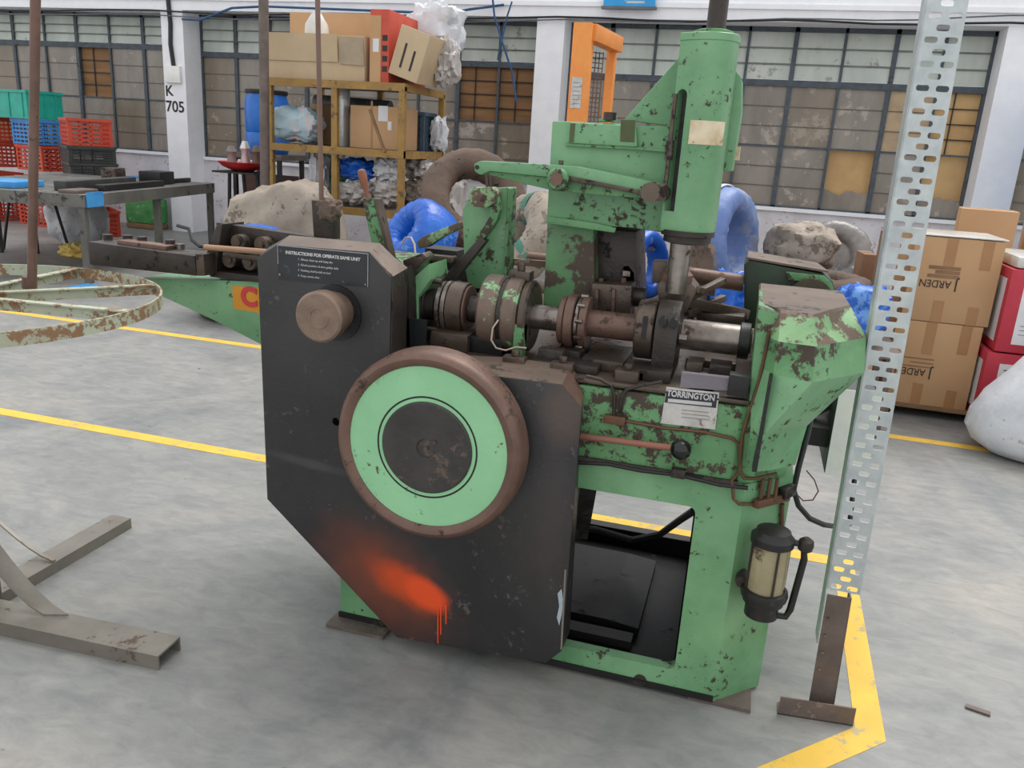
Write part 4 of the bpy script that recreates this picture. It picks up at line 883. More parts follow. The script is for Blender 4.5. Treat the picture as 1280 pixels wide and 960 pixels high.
# ---- electrical box and loose cables at the right rear
a = P(1031, 592, Y=2.55); b = P(1066, 488, Y=2.55)
MB().box((a.x, 2.55, a.z), (a.x+.12, 2.553, b.z)).build('electrical_box_door', WHITEP, mach)
MB().box((a.x-.002, 2.554, a.z), (a.x+.12, 3.0, b.z-.02)).build('electrical_box', mat('dark_grey_box', (70, 70, 76), (58, 58, 64), rough=.5), mach, bevel=.004)
MB().bar(P(1002, 520, Y=2.7), P(1060, 490, Y=2.7), .03, .04).box((.15, 2.6, .6), (a.x, 2.75, .66)).build('box_bracket', BLACK, mach)
MB().tube([P(1018, 500, Y=2.35), P(1010, 540, Y=2.3), P(998, 585, Y=2.25), P(992, 612, Y=2.25), P(998, 632, Y=2.28), P(1012, 648, Y=2.3), P(1030, 656, Y=2.32), P(1043, 658, Y=2.4), P(1062, 655, Y=2.6), P(1068, 600, Y=2.7)], .008, 8).build('power_cable', CABLE, mach, smooth=True)
MB().tube([P(1008, 588, Y=2.3), P(1018, 600, Y=2.3), P(1023, 614, Y=2.3), P(1016, 625, Y=2.3), P(1004, 626, Y=2.3), P(996, 618, Y=2.28)], .002, 6).build('thin_red_wire', mat('thin_red', (120, 70, 66)), mach, smooth=True)
# ---- wire straightener arm on the left
YA = 2.22
MB().prism(px([(178, 347), (330, 352), (415, 356), (415, 470), (336, 436), (315, 425), (262, 398), (205, 372), (183, 362)], YA+.06), (0, .14, 0)).build('infeed_beam', GREEN, mach, bevel=.004)
sq = MB().prism(px([(290, 357), (326, 360), (328, 392), (292, 386)], YA+.0585), (0, .002, 0)).build('painted_square', YELM, mach)
text('painted_letter', 'C', .085, REDM, sq, P(311, 372, Y=YA+.056), (1, 0, -.03), (0, 0, 1), bold=.004)
MB().prism(px([(110, 302), (243, 320), (246, 345), (112, 331)], YA), (0, .11, 0)).build('straightener_bar', BROWND, mach, bevel=.003)
for xq, yq in ((133, 323), (190, 331), (219, 335), (160, 328)):
    a = P(xq, yq, Y=YA-.002); MB().cyl(a, a+Vector((0, .006, 0)), .007, n=10).build('bar_bolt', BLACK, mach)
MB().prism(px([(147, 300), (208, 308), (206, 316), (145, 306)], YA+.03), (0, .05, 0)).build('top_strip', RUST, mach, bevel=.002)
for xq, yq in ((160, 298), (178, 300), (213, 304), (225, 309), (135, 297)):
    a = P(xq, yq+4, Y=YA+.09); MB().cyl(a, a+Vector((0, 0, .022)), .016, n=14).build('guide_roller', BROWND if xq != 225 else STEEL, mach, smooth=True)
MB().prism(px([(244, 318), (254, 318), (256, 345), (246, 345)], YA-.005), (0, .13, 0)).build('end_block', BROWN, mach, bevel=.003)
MB().prism(px([(258, 316), (270, 282), (278, 280), (272, 318), (270, 345), (259, 344)], YA+.05), (0, .12, 0)).build('frame_upright', BROWND, mach, bevel=.003)
MB().prism(px([(270, 278), (418, 300), (470, 306), (470, 316), (418, 310), (270, 296)], YA+.1), (0, .04, 0)).build('frame_top_bar', BROWND, mach, bevel=.003)
MB().prism(px([(262, 338), (330, 346), (330, 354), (262, 346)], YA+.05), (0, .1, 0)).build('frame_bottom_bar', BROWND, mach, bevel=.003)
MB().prism(px([(272, 296), (340, 302), (340, 346), (272, 340)], YA+.15), (0, .02, 0)).build('frame_back_plate', BLACK, mach)
for xq, yq in ((297, 303), (326, 306), (286, 325), (311, 328)):
    a = P(xq, yq, Y=YA+.06); MB().cyl(a, a+Vector((0, .08, 0)), .025, n=20).cyl(a+Vector((0, -.006, 0)), a, .012, n=10).build('straightening_roll', BROWN, mach, smooth=True)
MB().cyl(P(256, 309, Y=YA+.02), P(334, 315, Y=YA+.02), .0095, n=12).build('guide_tube', mat('tan_tube', (166, 130, 104), (146, 112, 90), rough=.5), mach, smooth=True)
MB().cyl(P(280, 318, Y=YA+.04), P(334, 325, Y=YA+.04), .008, n=12).build('guide_tube', BROWN, mach, smooth=True)
a = P(274, 292, Y=YA+.098); MB().cyl(a, a+Vector((0, -.012, 0)), .014, n=14).build('frame_bolt', BROWN, mach, smooth=True)
MB().prism(px([(389, 250), (416, 253), (416, 300), (392, 298)], YA+.11), (0, .05, 0)).build('rod_socket', BROWND, mach, bevel=.003)
MB().blob(P(412, 262, Y=YA+.1), (.035, .03, .032), .3, 4, 5).build('rag_wrap', SACKD, mach, smooth=True)
MB().cyl(P(402, 258, Y=YA+.1), P(396, -50, Y=YA+.1), .0075, n=12).build('guide_rod', mat('brown_thin_rod', (124, 96, 82), (106, 82, 72), rough=.5), mach, smooth=True)
a, b = P(240, 300, Y=YA+.05), P(246, 320, Y=YA+.05); MB().tube([P(222, 282, Y=YA+.08), P(236, 286, Y=YA+.06), P(240, 300, Y=YA+.04), P(250, 308, Y=YA+.02), P(258, 308, Y=YA+.02)], .006, 8).build('guide_hose', BLACK, mach, smooth=True)
# ================================================================== CARTONS ON THE RIGHT
def carton(name, label, w_, d_, h_, loc, rz, M=CARD, group=None, tape=True, cat='carton'):
    t = thing(name, label, cat, loc, group, rz, local=True)
    MB().box((0, 0, 0), (w_, d_, h_)).build('box_body', M, t, bevel=.006)
    MB().box((.005, d_*.5-.002, h_), (w_-.005, d_*.5+.002, h_+.002)).build('top_seam', INKK, t)
    if tape:
        MB().box((w_*.36, -.002, h_*.62), (w_*.48, 0, h_)).build('tape_strip', TAPE, t)
        MB().box((w_*.34, -.002, 0), (w_*.46, 0, h_*.26)).build('tape_strip', TAPE, t)
        MB().box((w_*.76, -.002, h_*.66), (w_*.88, 0, h_)).build('tape_strip', TAPE, t)
        MB().box((w_*.74, -.002, 0), (w_*.86, 0, h_*.22)).build('tape_strip', TAPE, t)
        MB().box((0, d_*.46, h_), (w_, d_*.58, h_+.0025)).build('top_tape', TAPE, t)
    return t
YQ = 5.3
pl = thing('wooden_pallet', 'low wooden pallet under the printed cartons', 'pallet', (.86, YQ-.02, 0), local=True)
for k in range(6): MB().box((0, k*.2, .055), (1.55, k*.2+.16, .075)).build('deck_board', PALLET, pl)
for k in range(3): MB().box((k*.73, 0, 0), (k*.73+.09, 1.16, .055)).build('stringer', PALLET, pl)
zl = .0752; c0 = P(1120, 403, Y=YQ); x0c = c0.x; wc_ = P(1230, 410, Y=YQ).x-c0.x; zt1 = P(1175, 404, Y=YQ).z; zt2 = P(1197, 298, Y=YQ).z
for i, (za, zb_, dx, lb, fx) in enumerate(((zl, zt1, 0, 'brown carton printed JARDEN upside down, resting on the pallet', .46), (zt1+.003, zt2, .02, 'brown carton printed JARDEN upside down, under clear film', .5))):
    cb = carton('printed_carton', lb, wc_, .5, zb_-za, (x0c+dx, YQ, za), 0, group='printed brown cartons'); hh = zb_-za
    text('printed_name', 'ARDEN', .062, INKK, cb, (wc_*fx-.09, -.0028, hh*(.46 if i else .40)), (-1, 0, 0), (0, 0, -1), depth=.0004, sx=.85)
    text('printed_name', 'J', .09, INKK, cb, (wc_*fx+.022, -.0028, hh*(.452 if i else .392)), (-1, 0, 0), (0, 0, -1), depth=.0004, sx=.85)
    for k in range(3): MB().box((wc_*fx-.14+.04*(k % 2), -.0028, hh*(.53 if i else .47)+k*.025), (wc_*fx+.03, -.002, hh*(.56 if i else .45)+k*.025+.004)).build('printed_line', mat('faint_brown_print', (150, 112, 80), bump=0), cb)
fm_ = MB().box((x0c+.01, YQ-.006, zt2+.0045), (x0c+wc_+.03, YQ+.5, zt2+.012)).build('stretch_film', FILM, bevel=.004); tag(fm_, 'clear stretch film draped over the topmost JARDEN carton', 'film')
xr = P(1232, 420, Y=YQ-.12).x+.03
for i, (za, zb_) in enumerate(((zl, P(1235, 440, Y=YQ-.12).z), (P(1235, 438, Y=YQ-.12).z, P(1250, 335, Y=YQ-.12).z))):
    cb = carton('red_white_carton', ('red and white printed carton under an alike one beside the brown cartons', 'red and white carton with pink and teal print, on top of an alike one')[i], .55, .6, zb_-za, (xr+.03*i, YQ-.12, za), 0, REDBOX, 'red and white cartons', tape=False); hh = zb_-za
    MB().box((.075, -.002, .05), (.5, 0, hh-.06)).build('white_panel', WHITEC, cb)
    MB().box((-.002, .06, .05), (0, .5, hh-.06)).build('side_panel', WHITEC, cb)
    if i:
        for q in ((.14, hh-.11), (.17, hh-.125)): MB().lathe([(.02, 0), (.02, .001)], (q[0], -.002, q[1]), (0, -1, 0), 16).build('pink_mark', PINKI, cb)
        text('teal_lettering', 'bnimo', .075, TEALI, cb, (.21, -.0025, hh*.46), (1, 0, 0), (0, 0, 1), depth=.0004, bold=.003)
        for k in range(3): MB().box((.1, -.0026, hh*.33-k*.025), (.3-.03*k, -.002, hh*.33-k*.025+.005)).build('small_print', mat('grey_small_print', (150, 152, 160), bump=0), cb)
    else:
        for k in range(7): MB().box((.1, -.0026, hh*.75-k*.035), (.2+.02*(k % 3), -.002, hh*.75-k*.035+.006)).build('small_print', INKK, cb)
o = MB().box((xr+.05, YQ-.1, P(1250, 335, Y=YQ-.12).z+.003), (xr+.55, YQ+.46, P(1250, 335, Y=YQ-.12).z+.07)).build('film_sheet', FILM, bevel=.02); tag(o, 'crumpled clear film lying on the red and white carton', 'film')
z3 = P(1230, 290, Y=6.52).z
for i, (xa, ww, dd_) in enumerate(((P(1200, 270, Y=6.52).x, .36, .3), (P(1245, 280, Y=6.52).x+.22, .5, .36))):
    hh = P(1230, 262, Y=6.52).z
    carton('plain_carton', ('small plain brown carton stacked behind the JARDEN cartons', 'wide plain brown carton stacked behind the red and white cartons')[i], ww, dd_, hh, (xa, 6.52+.02*i, 0), R(-8), CARD, 'plain cartons behind', tape=False)
yk = 6.0
c = carton('upright_carton', 'tall narrow brown carton standing behind the slotted post', .095, .25, P(1085, 318, Y=yk).z, (P(1075, 350, Y=yk).x, yk, 0), R(6), mat('brown_sheet_carton', (150, 116, 90), (130, 98, 76), rough=.8), tape=False)
o = MB().box((.0, 0, 0), (.02, .25, P(1098, 290, Y=5.2).z)); o.v = [v+Vector((P(1096, 350, Y=5.2).x, 5.15, 0)) for v in o.v]
o = o.build('cardboard_sheet', mat('brown_sheet_carton', (150, 116, 90))); tag(o, 'flattened brown cardboard sheet standing on edge behind the slotted post', 'cardboard')
# white sack on the floor
sb = P(1262, 580, Z=0); sk = thing('white_sack', 'full white woven sack standing in front of the red and white cartons', 'sack', (sb.x+.13, sb.y+.25, 0))
mb = MB(); n_ = 30; rs_ = []
cxs, cys = sb.x+.12, sb.y+.2
for z, r_, dx in ((0, .17, .02), (.015, .22, .02), (.06, .27, .0), (.13, .3, -.01), (.22, .305, .01), (.32, .29, .04), (.44, .255, .09), (.56, .215, .13), (.66, .17, .16), (.74, .11, .18), (.8, .06, .19), (.88, .1, .2)):
    rs_.append([Vector((cxs+dx+math.cos(2*math.pi*i/n_)*r_*(1+.08*noise.noise(Vector((math.cos(2*math.pi*i/n_)*2, math.sin(2*math.pi*i/n_)*2, z*5)))), cys+math.sin(2*math.pi*i/n_)*r_*.9*(1+.08*noise.noise(Vector((math.cos(2*math.pi*i/n_)*2, 3+math.sin(2*math.pi*i/n_)*2, z*5)))), z)) for i in range(n_)])
mb.rings(rs_).build('sack_body', SACKW, sk, smooth=True)
MB().torus((cxs+.19, cys, .8), (0.1, 0, 1), .06, .012, .012, 20, 8).build('tie_cord', SACKB, sk, smooth=True)
o = MB().box((2.75, 9.0, .02), (2.8, 10.0, 2.3))
o = o.build('blue_sheet', BLUESKY); o.location = (0, 0, -.02); tag(o, 'blue plastic sheet hung beyond the right column', 'sheet')
# metal offcut on the floor
a = P(1222, 889, Z=0); o = MB().bar(a+Vector((-.03, .008, .004)), a+Vector((.03, -.008, .004)), .018, .006).build('steel_offcut', DKSTEEL); tag(o, 'small dark steel offcut lying on the bare concrete', 'offcut')

# ================================================================== ORANGE LIFT
ya = 6.4
pa0, pa1 = P(708, 150, Y=ya), P(738, 28, Y=ya); zt = pa1.z
pB = P(772, 46, Z=zt)
lift = thing('stacker_lift', 'orange pallet stacker mast with mesh guard beside the white column', 'lift', ((pa0.x+pB.x)/2, ya+.3, 0))
wA = P(735, 100, Y=ya).x-P(712, 100, Y=ya).x
MB().box((pa0.x, ya, .05), (pa0.x+wA, ya+.12, zt)).build('mast_post', ORANGE, lift, bevel=.006)
dB = Vector((pB.x-pa1.x, pB.y-ya, 0))
xB, yB = pB.x, pB.y
MB().box((xB-.07, yB-.05, .05), (xB, yB+.06, zt-.02)).build('mast_post', ORANGE, lift, bevel=.006)
MB().bar((pa0.x+wA-.02, ya+.06, zt-.06), (xB, yB+.02, zt-.06), .1, .12).build('top_crossbar', ORANGE, lift, bevel=.006)
MB().bar((pa0.x+wA*.5, ya+.06, .5), (xB-.03, yB, .5), .1, .12).build('lower_crossbar', ORANGE, lift)
mp = Vector((xB-.09, yB-.08, 0)); ms = MB(); 
md = Vector((-.16, -.13, 0))
for k in range(7): q = mp+md*k/6; ms.bar(q+Vector((0, 0, .7)), q+Vector((0, 0, zt-.13)), .008, .008)
for k in range(40): z = .72+k*(zt-.86)/39; ms.bar(mp+Vector((0, 0, z)), mp+md+Vector((0, 0, z)), .008, .008)
g_ = ms.build('mesh_guard', RUST, lift); g_['kind'] = 'stuff'
MB().bar(mp+md+Vector((-.01, 0, .1)), mp+md+Vector((-.01, 0, zt-.14)), .03, .03).build('chain', DKSTEEL, lift)
pl_ = P(712, 135, Y=ya-.003), P(727, 97, Y=ya-.003)
nl = MB().box((pa0.x+.02, ya-.004, pl_[0].z), (pa0.x+wA*.72, ya, pl_[1].z)).build('data_plate', PLATEW, lift)
for k in range(6): MB().box((pa0.x+.035, ya-.005, pl_[0].z+.03+k*.03), (pa0.x+wA*.62, ya-.004, pl_[0].z+.036+k*.03)).build('plate_print', mat('grey_small_print', (150, 152, 160), bump=0), nl)
MB().box((pa0.x-.1, ya-.2, .0), (pa0.x+.0, ya+1.2, .08)).build('base_leg', ORANGE, lift); MB().box((xB+.02, ya-.1, 0), (xB+.12, ya+1.3, .08)).build('base_leg', ORANGE, lift)
MB().box((pa0.x-.05, ya+.15, .08), (xB+.1, ya+.6, .6)).build('drive_body', ORANGE, lift, bevel=.02)

# ================================================================== WIRE COILS IN THE MIDDLE
def coil(c, ax, Rr, ra, rb, M, label, group, wraps=0, name='wrapped_coil', MW=None):
    c = Vector(c); t = thing(name, label, 'coil', (c.x, c.y, max(0, c.z-Rr-ra)), group)
    MB().torus(c, ax, Rr, ra, rb, 48, 14, .02, c.x*3, .06).build('wrapped_ring', M, t, smooth=True)
    axn = Vector(ax).normalized(); tt = Vector((0,0,1)) if abs(axn.z) < .9 else Vector((1,0,0)); u = axn.cross(tt).normalized(); v = axn.cross(u)
    for k in range(wraps):
        a = 2*math.pi*(k+.3)/wraps; d = u*math.cos(a)+v*math.sin(a); tn = axn.cross(d)
        MB().torus(c+d*Rr, tn, max(ra, rb)*.0+ra*1.06, .006, .03, 24, 6).build('tie_band', MW or CREAM, t, smooth=True)
    return t
grp = 'brown wrapped coils in low stacks behind the machine'
for sx_, sy_, nk, wh in ((-3.83, 5.65, 2, 'under the half buried blue coil'), (-2.2, 5.3, 2, 'under the tilted bright blue coil'), (-2.42, 6.95, 2, 'under the upright brown coil'), (-1.35, 5.55, 2, 'under the beige coil'), (-.5, 5.65, 2, 'under the small blue coil'), (.42, 5.72, 3, 'under the beige bundle'), (.68, 7.0, 2, 'under the grey film coil')):
    for k in range(nk):
        coil((sx_, sy_, .128+k*.256), (0, 0, 1), .28, .115, .118, SACKD, 'brown burlap wrapped coil lying flat %s, %s' % (wh, ('lowest of its stack', 'next above the lowest', 'topmost of its stack')[k]), grp)
gp = 'wrapped coils on the pile'
coil(P(524, 299, Y=5.25), (-.5, -.66, .55), .17, .09, .16, BLUEW, 'bright blue wrapped coil tilted open beside the machine tower', gp)
cb1 = coil(P(903, 303, Y=5.6), (1, -.38, .12), .27, .09, .13, BLUED, 'dusty blue wrapped coil standing upright beside the slide column', gp)
MB().torus(P(903, 303, Y=5.6), (1, -.38, .12), .368, .008, .03, 48, 8).build('white_band', mat('white_band_print', (214, 214, 216), (180, 186, 200), rough=.5), cb1, smooth=True)
coil(P(592, 250, Y=6.9), (.5, -.8, .5), .34, .12, .13, SACKD, 'brown burlap wrapped coil leaning upright behind the rocker lever', gp, 4, MW=BROWND)
coil(P(655, 298, Y=5.5), (-.6, -.6, .5), .22, .12, .12, SACKB, 'beige burlap wrapped coil leaning behind the head pedestal', gp, 3, MW=mat('green_tape', (70, 130, 110), rough=.5))
coil(P(807, 330, Y=5.5), (.9, -.4, .1), .17, .05, .07, BLUEW, 'small bright blue coil with beige wrapping seen under the slide column', gp, 2, MW=SACKB)
gc = coil(P(1042, 322, Y=6.95), (.05, -.9, .35), .2, .085, .12, GREYW, 'grey film wrapped coil standing near the window wall', gp)
gax = Vector((.05, -.9, .35)).normalized()
MB().lathe([(.0, -.06), (.1, -.07), (.2, -.03)], P(1042, 322, Y=6.95), -gax, 28, False).build('film_cover', GREYW, gc, smooth=True)
MB().torus(P(1042, 322, Y=6.95), gax, .285, .012, .02, 40, 8).build('dark_edge_band', BLACK, gc, smooth=True)
def sackthing(name, label, c, rad, M, seed, amp=.22, fr=3., e=.7, cat='sack', group=None, fl=None, rest=None):
    c = Vector(c); mb = MB().blob(c, rad, amp, fr, seed, e, 40, 22, fl)
    if rest is not None:
        zm_ = min(v.z for v in mb.v); 
        for v in mb.v: v.z += rest+.002-zm_
    return tag(mb.build(name, M, smooth=True), label, cat, group)
sackthing('burlap_bundle', 'beige burlap bundle lying behind the rear gear housing', P(990, 322, Y=5.7)+Vector((.05, 0, 0)), (.22, .22, .15), SACKB, 1, rest=.77)
sackthing('burlap_bundle', 'brown burlap bundle beside the upright dusty blue coil', P(866, 335, Y=4.95), (.12, .14, .24), SACKD, 2, rest=.5)
sackthing('blue_bag', 'crumpled blue plastic bag behind the coiling tools', P(908, 378, Y=4.9), (.12, .13, .14), BLUEW, 3, .35, 4, cat='bag', rest=.5)
sackthing('blue_bag', 'shiny blue plastic bag behind the faceted gear guard', P(1072, 400, Y=4.9), (.15, .16, .15), BLUEW, 4, .2, cat='bag', rest=.5)
bn = thing('low_bench', 'low dark steel bench under the blue bags behind the machine', 'bench', (.1, 4.85, 0), local=True)
MB().box((-.6, -.15, .46), (.75, .3, .5)).build('bench_top', DKSTEEL, bn)
for x_ in (-.57, .69):
    for y_ in (-.12, .24): MB().box((x_, y_, 0), (x_+.04, y_+.04, .46)).build('leg', DKSTEEL, bn)

# ================================================================== OCHRE RACK
rk = thing('storage_rack', 'ochre painted steel rack loaded with cartons and sacks', 'rack', (-4.0, 7.9, 0))
yf, yr = 7.4, 8.4
xl = P(338, 150, Y=yf).x; xm = P(419, 150, Y=yf).x; xr_ = P(503, 150, Y=yf).x
zT, zM, zL = P(430, 101, Y=yf).z, P(430, 184, Y=yf).z, P(470, 262, Y=yf).z
for x_ in (xl, xm, xr_):
    for y_ in (yf, yr): MB().box((x_-.03, y_-.025, 0), (x_+.03, y_+.025, zT-.031)).build('rack_post', RACK, rk)
for z_, nm in ((zT, 'top'), (zM, 'm'), (zL, 'l')):
    MB().box((xl, yf, z_-.03), (xr_, yr, z_)).build('shelf_panel', DKSTEEL, rk)
    MB().box((xl-.03, yf-.03, z_-.07), (xr_+.03, yf, z_)).build('front_beam', RACK, rk)
    MB().box((xr_, yf, z_-.07), (xr_+.03, yr, z_)).build('side_beam', RACK, rk)
zT += .002; zM += .002; zL += .002
Y0 = yf+.03
def rbox(name, label, pxl, pxr, pyt, z0, y0, d_, M, cat='carton', rz=0, tape=False):
    a, b = P(pxl, pyt, Y=y0), P(pxr, pyt, Y=y0)
    return carton(name, label, b.x-a.x, d_, max(a.z, b.z)-z0, (a.x, y0, z0), rz, M, 'cartons on the ochre rack', tape, cat)
c1_ = rbox('long_carton', 'long pale open carton on top of the ochre rack', 328, 456, 45, zT, Y0, .42, CARD2)
w1 = P(456, 45, Y=Y0).x-P(328, 45, Y=Y0).x; h1 = P(392, 45, Y=Y0).z-zT
MB().prism([(0, -.005, h1*.42), (w1*.75, -.005, h1*.42), (w1*.75, -.03, h1+.02), (0, -.03, h1+.02)], (0, -.008, 0)).build('side_flap', CARD2, c1_)
MB().prism([(w1*.77, -.005, h1*.38), (w1, -.005, h1*.36), (w1, -.03, h1*.98), (w1*.77, -.03, h1)], (0, -.008, 0)).build('side_flap', mat('grey_carton', (176, 158, 134), (160, 142, 120), rough=.8), c1_)
c2_ = rbox('tall_carton', 'tall brown carton standing behind the long pale carton', 362, 474, 17, zT, Y0+.46, .5, CARD)
a_ = P(462, 55, Y=Y0+.02)
c3_ = carton('red_carton', 'narrow red carton with dark lettering on the ochre rack', .19, .9, P(478, 12, Y=Y0+.05).z-zT, (P(459, 60, Y=Y0+.02).x+.03, Y0+.02, zT), 0, mat('red_faded_carton', (204, 84, 62), (188, 72, 54), rough=.6), 'cartons on the ochre rack', False)
MB().box((-.002, .0, 0), (.11, -.004, P(478, 20, Y=Y0+.05).z-zT)).build('brown_flap', CARD, c3_)
hh = P(478, 12, Y=Y0+.05).z-zT
for k in range(4): MB().box((.125, -.003, hh*.15+k*.09), (.175, 0, hh*.15+k*.09+.05)).build('dark_lettering', INKK, c3_)
MB().box((.03, -.006, hh*.42), (.09, -.004, hh*.6)).build('white_label', WHITEC, c3_)
c4_ = carton('tilted_carton', 'brown carton with black marks leaning against the red carton', .3, .5, .44, (P(485, 92, Y=Y0).x, Y0, zT+.09), 0, CARD2, 'cartons on the ochre rack', False)
c4_.rotation_euler = (0, R(17), 0)
for k in range(2): MB().box((.09+.1*k, -.004, .08), (.11+.1*k, 0, .3-.04*k)).build('black_marks', INKK, c4_)
sackthing('plastic_sack', 'bulging white plastic sack heaped on top of the ochre rack', P(546, 42, Y=8.3)+Vector((0, 0, .03)), (.27, .2, .25), SACKW, 11, .3, 4.)
sackthing('plastic_sack', 'crumpled grey white sack hanging over the rack end', P(557, 82, Y=7.95), (.11, .17, .2), SACKG, 12, .35, 5., rest=zT)
o = MB().lathe([(.11, 0), (.12, .01), (.11, .12), (.06, .2), (.04, .23)], (P(396, 43, Y=Y0+.2).x, Y0+.2, zT+h1+.004), (0, 0, 1), 20).build('plastic_pouch', FILM, smooth=True); tag(o, 'clear plastic pouch standing on the long pale carton', 'bag')
# middle shelf
def drum(): pass
dz0 = P(332, 192, Y=9.0).z; dtop = P(334, 113, Y=9.0).z; dxc = P(334, 150, Y=9.0).x; dr = (P(357, 150, Y=9.0).x-P(310, 150, Y=9.0).x)/2
tb2 = thing('steel_stand', 'dark steel stand under the blue drum beside the ochre rack', 'stand', (dxc, 9.0, 0))
MB().box((dxc-.35, 8.72, dz0-.06), (dxc+.35, 9.3, dz0)).build('stand_top', DKSTEEL, tb2)
for x_ in (-.32, .28):
    for y_ in (8.74, 9.24): MB().box((dxc+x_, y_, 0), (dxc+x_+.045, y_+.045, dz0-.06)).build('leg', BLACK, tb2)
MB().box((dxc-.2, 8.78, .1), (dxc+.3, 9.2, dz0-.25)).build('stand_cabinet', DARKBR, tb2)
dm = thing('blue_drum', 'blue plastic drum with black lid ring beside the ochre rack', 'drum', (dxc, 9.0, dz0+.002))
H_ = dtop-dz0
MB().lathe([(dr*.88, 0), (dr*.95, .03), (dr, .1), (dr, H_*.3), (dr*.96, H_*.33), (dr, H_*.36), (dr, H_*.8), (dr*.9, H_*.9), (dr*.9, H_*.94)], (dxc, 9.0, dz0+.002), (0, 0, 1), 36).build('drum_body', BLUEP, dm, smooth=True)
MB().lathe([(dr*.94, H_*.93), (dr*.96, H_*.95), (dr*.96, H_*.99), (dr*.9, H_)], (dxc, 9.0, dz0+.002), (0, 0, 1), 36).build('lid_ring', BLACK, dm, smooth=True)
sackthing('plastic_bag', 'pale blue plastic bag of rags on the middle rack shelf', P(371, 160, Y=yf+.25), (.27, .18, .17), LBLUE, 21, .22, 4., cat='bag', rest=zM)
rbox('flap_carton', 'small brown carton behind the pale blue bag on the rack', 388, 402, 130, zM, Y0+.45, .4, CARD)
o = MB().lathe([(.09, 0), (.09, .56)], (P(426, 150, Y=Y0+.25).x, Y0+.25, zM), (0, 0, 1), 28).build('metal_cylinder', ALU, smooth=True, bevel=.004); tag(o, 'bright aluminium cylinder standing on the middle rack shelf', 'cylinder')
c5_ = rbox('labelled_carton', 'brown carton with white labels on the middle rack shelf', 438, 497, 134, zM, Y0+.12, .5, CARD)
w5 = P(497, 134, Y=Y0+.12).x-P(438, 134, Y=Y0+.12).x
MB().box((w5*.6, -.003, .26), (w5*.8, 0, .4)).box((w5*.8, -.003, .18), (w5*.88, 0, .26)).build('white_label', WHITEC, c5_)
MB().box((w5*.44, -.003, 0), (w5*.48, -.0, .44)).build('tape_strip', TAPE, c5_)
o = MB().cyl(P(395, 128, Y=8.2), P(488, 136, Y=8.2), .08, n=24).build('film_roll', mat('dark_grey_film', (92, 92, 92), (66, 66, 66), rough=.35, bump=.3), smooth=True); tag(o, 'dark grey film roll lying behind the aluminium cylinder on the rack', 'roll')
o = MB().bar(P(462, 137, Y=yf-.04), P(481, 190, Y=yf-.04), .035, .02).build('wooden_stick', PALLET); tag(o, 'thin wooden stick leaning on the front of the ochre rack', 'stick')
# crates: built once, copied
def crate(name, label, M, loc, rz, w_=.6, d_=.42, h_=.31, solid=False, group=None):
    t = thing(name, label, 'crate', loc, group, rz, local=True); f_ = .03
    MB().box((-w_/2-.012, -d_/2-.012, h_-.035), (w_/2+.012, -d_/2+.02, h_)).box((-w_/2-.012, d_/2-.02, h_-.035), (w_/2+.012, d_/2+.012, h_)).box((-w_/2-.012, -d_/2+.02, h_-.035), (-w_/2+.02, d_/2-.02, h_)).box((w_/2-.02, -d_/2+.02, h_-.035), (w_/2+.012, d_/2-.02, h_)).build('rim', M, t)
    MB().box((-w_/2+.015, -d_/2+.015, 0), (w_/2-.015, d_/2-.015, .015)).build('crate_floor', M, t)
    for sx1, sy1 in ((-1, -1), (1, -1), (1, 1), (-1, 1)):
        MB().box((sx1*w_/2-.04 if sx1 > 0 else -w_/2, sy1*d_/2-.04 if sy1 > 0 else -d_/2, 0), (sx1*w_/2 if sx1 > 0 else -w_/2+.04, sy1*d_/2 if sy1 > 0 else -d_/2+.04, h_-.035)).build('corner_post', M, t)
    for ax_ in (0, 1):
        for s_ in (-1, 1):
            mb = MB(); L_ = w_ if ax_ == 0 else d_; o_ = (d_ if ax_ == 0 else w_)/2*s_
            def slab(u0, u1, z0, z1, dep=.008):
                i0, i1 = sorted((o_-s_*.004, o_-s_*(.004+dep)))
                mb.box(*(((u0, i0, z0), (u1, i1, z1)) if ax_ == 0 else ((i0, u0, z0), (i1, u1, z1))))
            if solid:
                slab(-L_/2+.04, L_/2-.04, .0, h_-.035)
                for k in range(3): u = -L_/2+.1+k*(L_-.2)/2; mb.box(*(((u-.01, o_-.006, .02), (u+.01, o_+.006, h_-.035)) if ax_ == 0 else ((o_-.006, u-.01, .02), (o_+.006, u+.01, h_-.035))))
            else:
                for k in range(6): z = .005+k*(h_-.06)/5.; slab(-L_/2+.04, L_/2-.04, z, z+.022)
                nv = 6 if ax_ == 0 else 4
                for k in range(1, nv): u = -L_/2+L_*k/nv; slab(u-.01, u+.01, 0, h_-.035, .014)
            mb.build('side_lattice', M, t)
    return t
g_ = 'plastic crates stacked behind the work table'
def at(px_, py_, y_): v = P(px_, py_, Y=y_); return v
yc_ = 8.9
yc2 = 9.35; xR = P(108, 170, Y=yc_).x; xB_ = P(50, 170, Y=yc2).x; xL = P(2, 170, Y=yc2).x-.15
rot = R(-38)
H = .33
zr = P(108, 182, Y=yc_).z
kred = crate('plastic_crate', 'red lattice crate topmost on the pile of black crates', CRRED, (xR, yc_, zr), rot, .62, .5, H, group=g_)
kblk = crate('plastic_crate', 'black lattice crate directly under the topmost red crate', CRBLK, (xR, yc_, zr-.2), rot, .66, .54, .2, group=g_)
copy_thing(kblk, (xR+.01, yc_, zr-.402), rot, 'black lattice crate in the middle of the pile under the red crate', g_)
kbl = crate('plastic_crate', 'blue lattice crate at the bottom under the black crates', CRBLU, (xR, yc_, zr-.706), rot, .6, .5, .3, group=g_)
copy_thing(kred, (xR+.02, yc_, 0), rot, 'red lattice crate on the floor under the pile of black crates', g_)
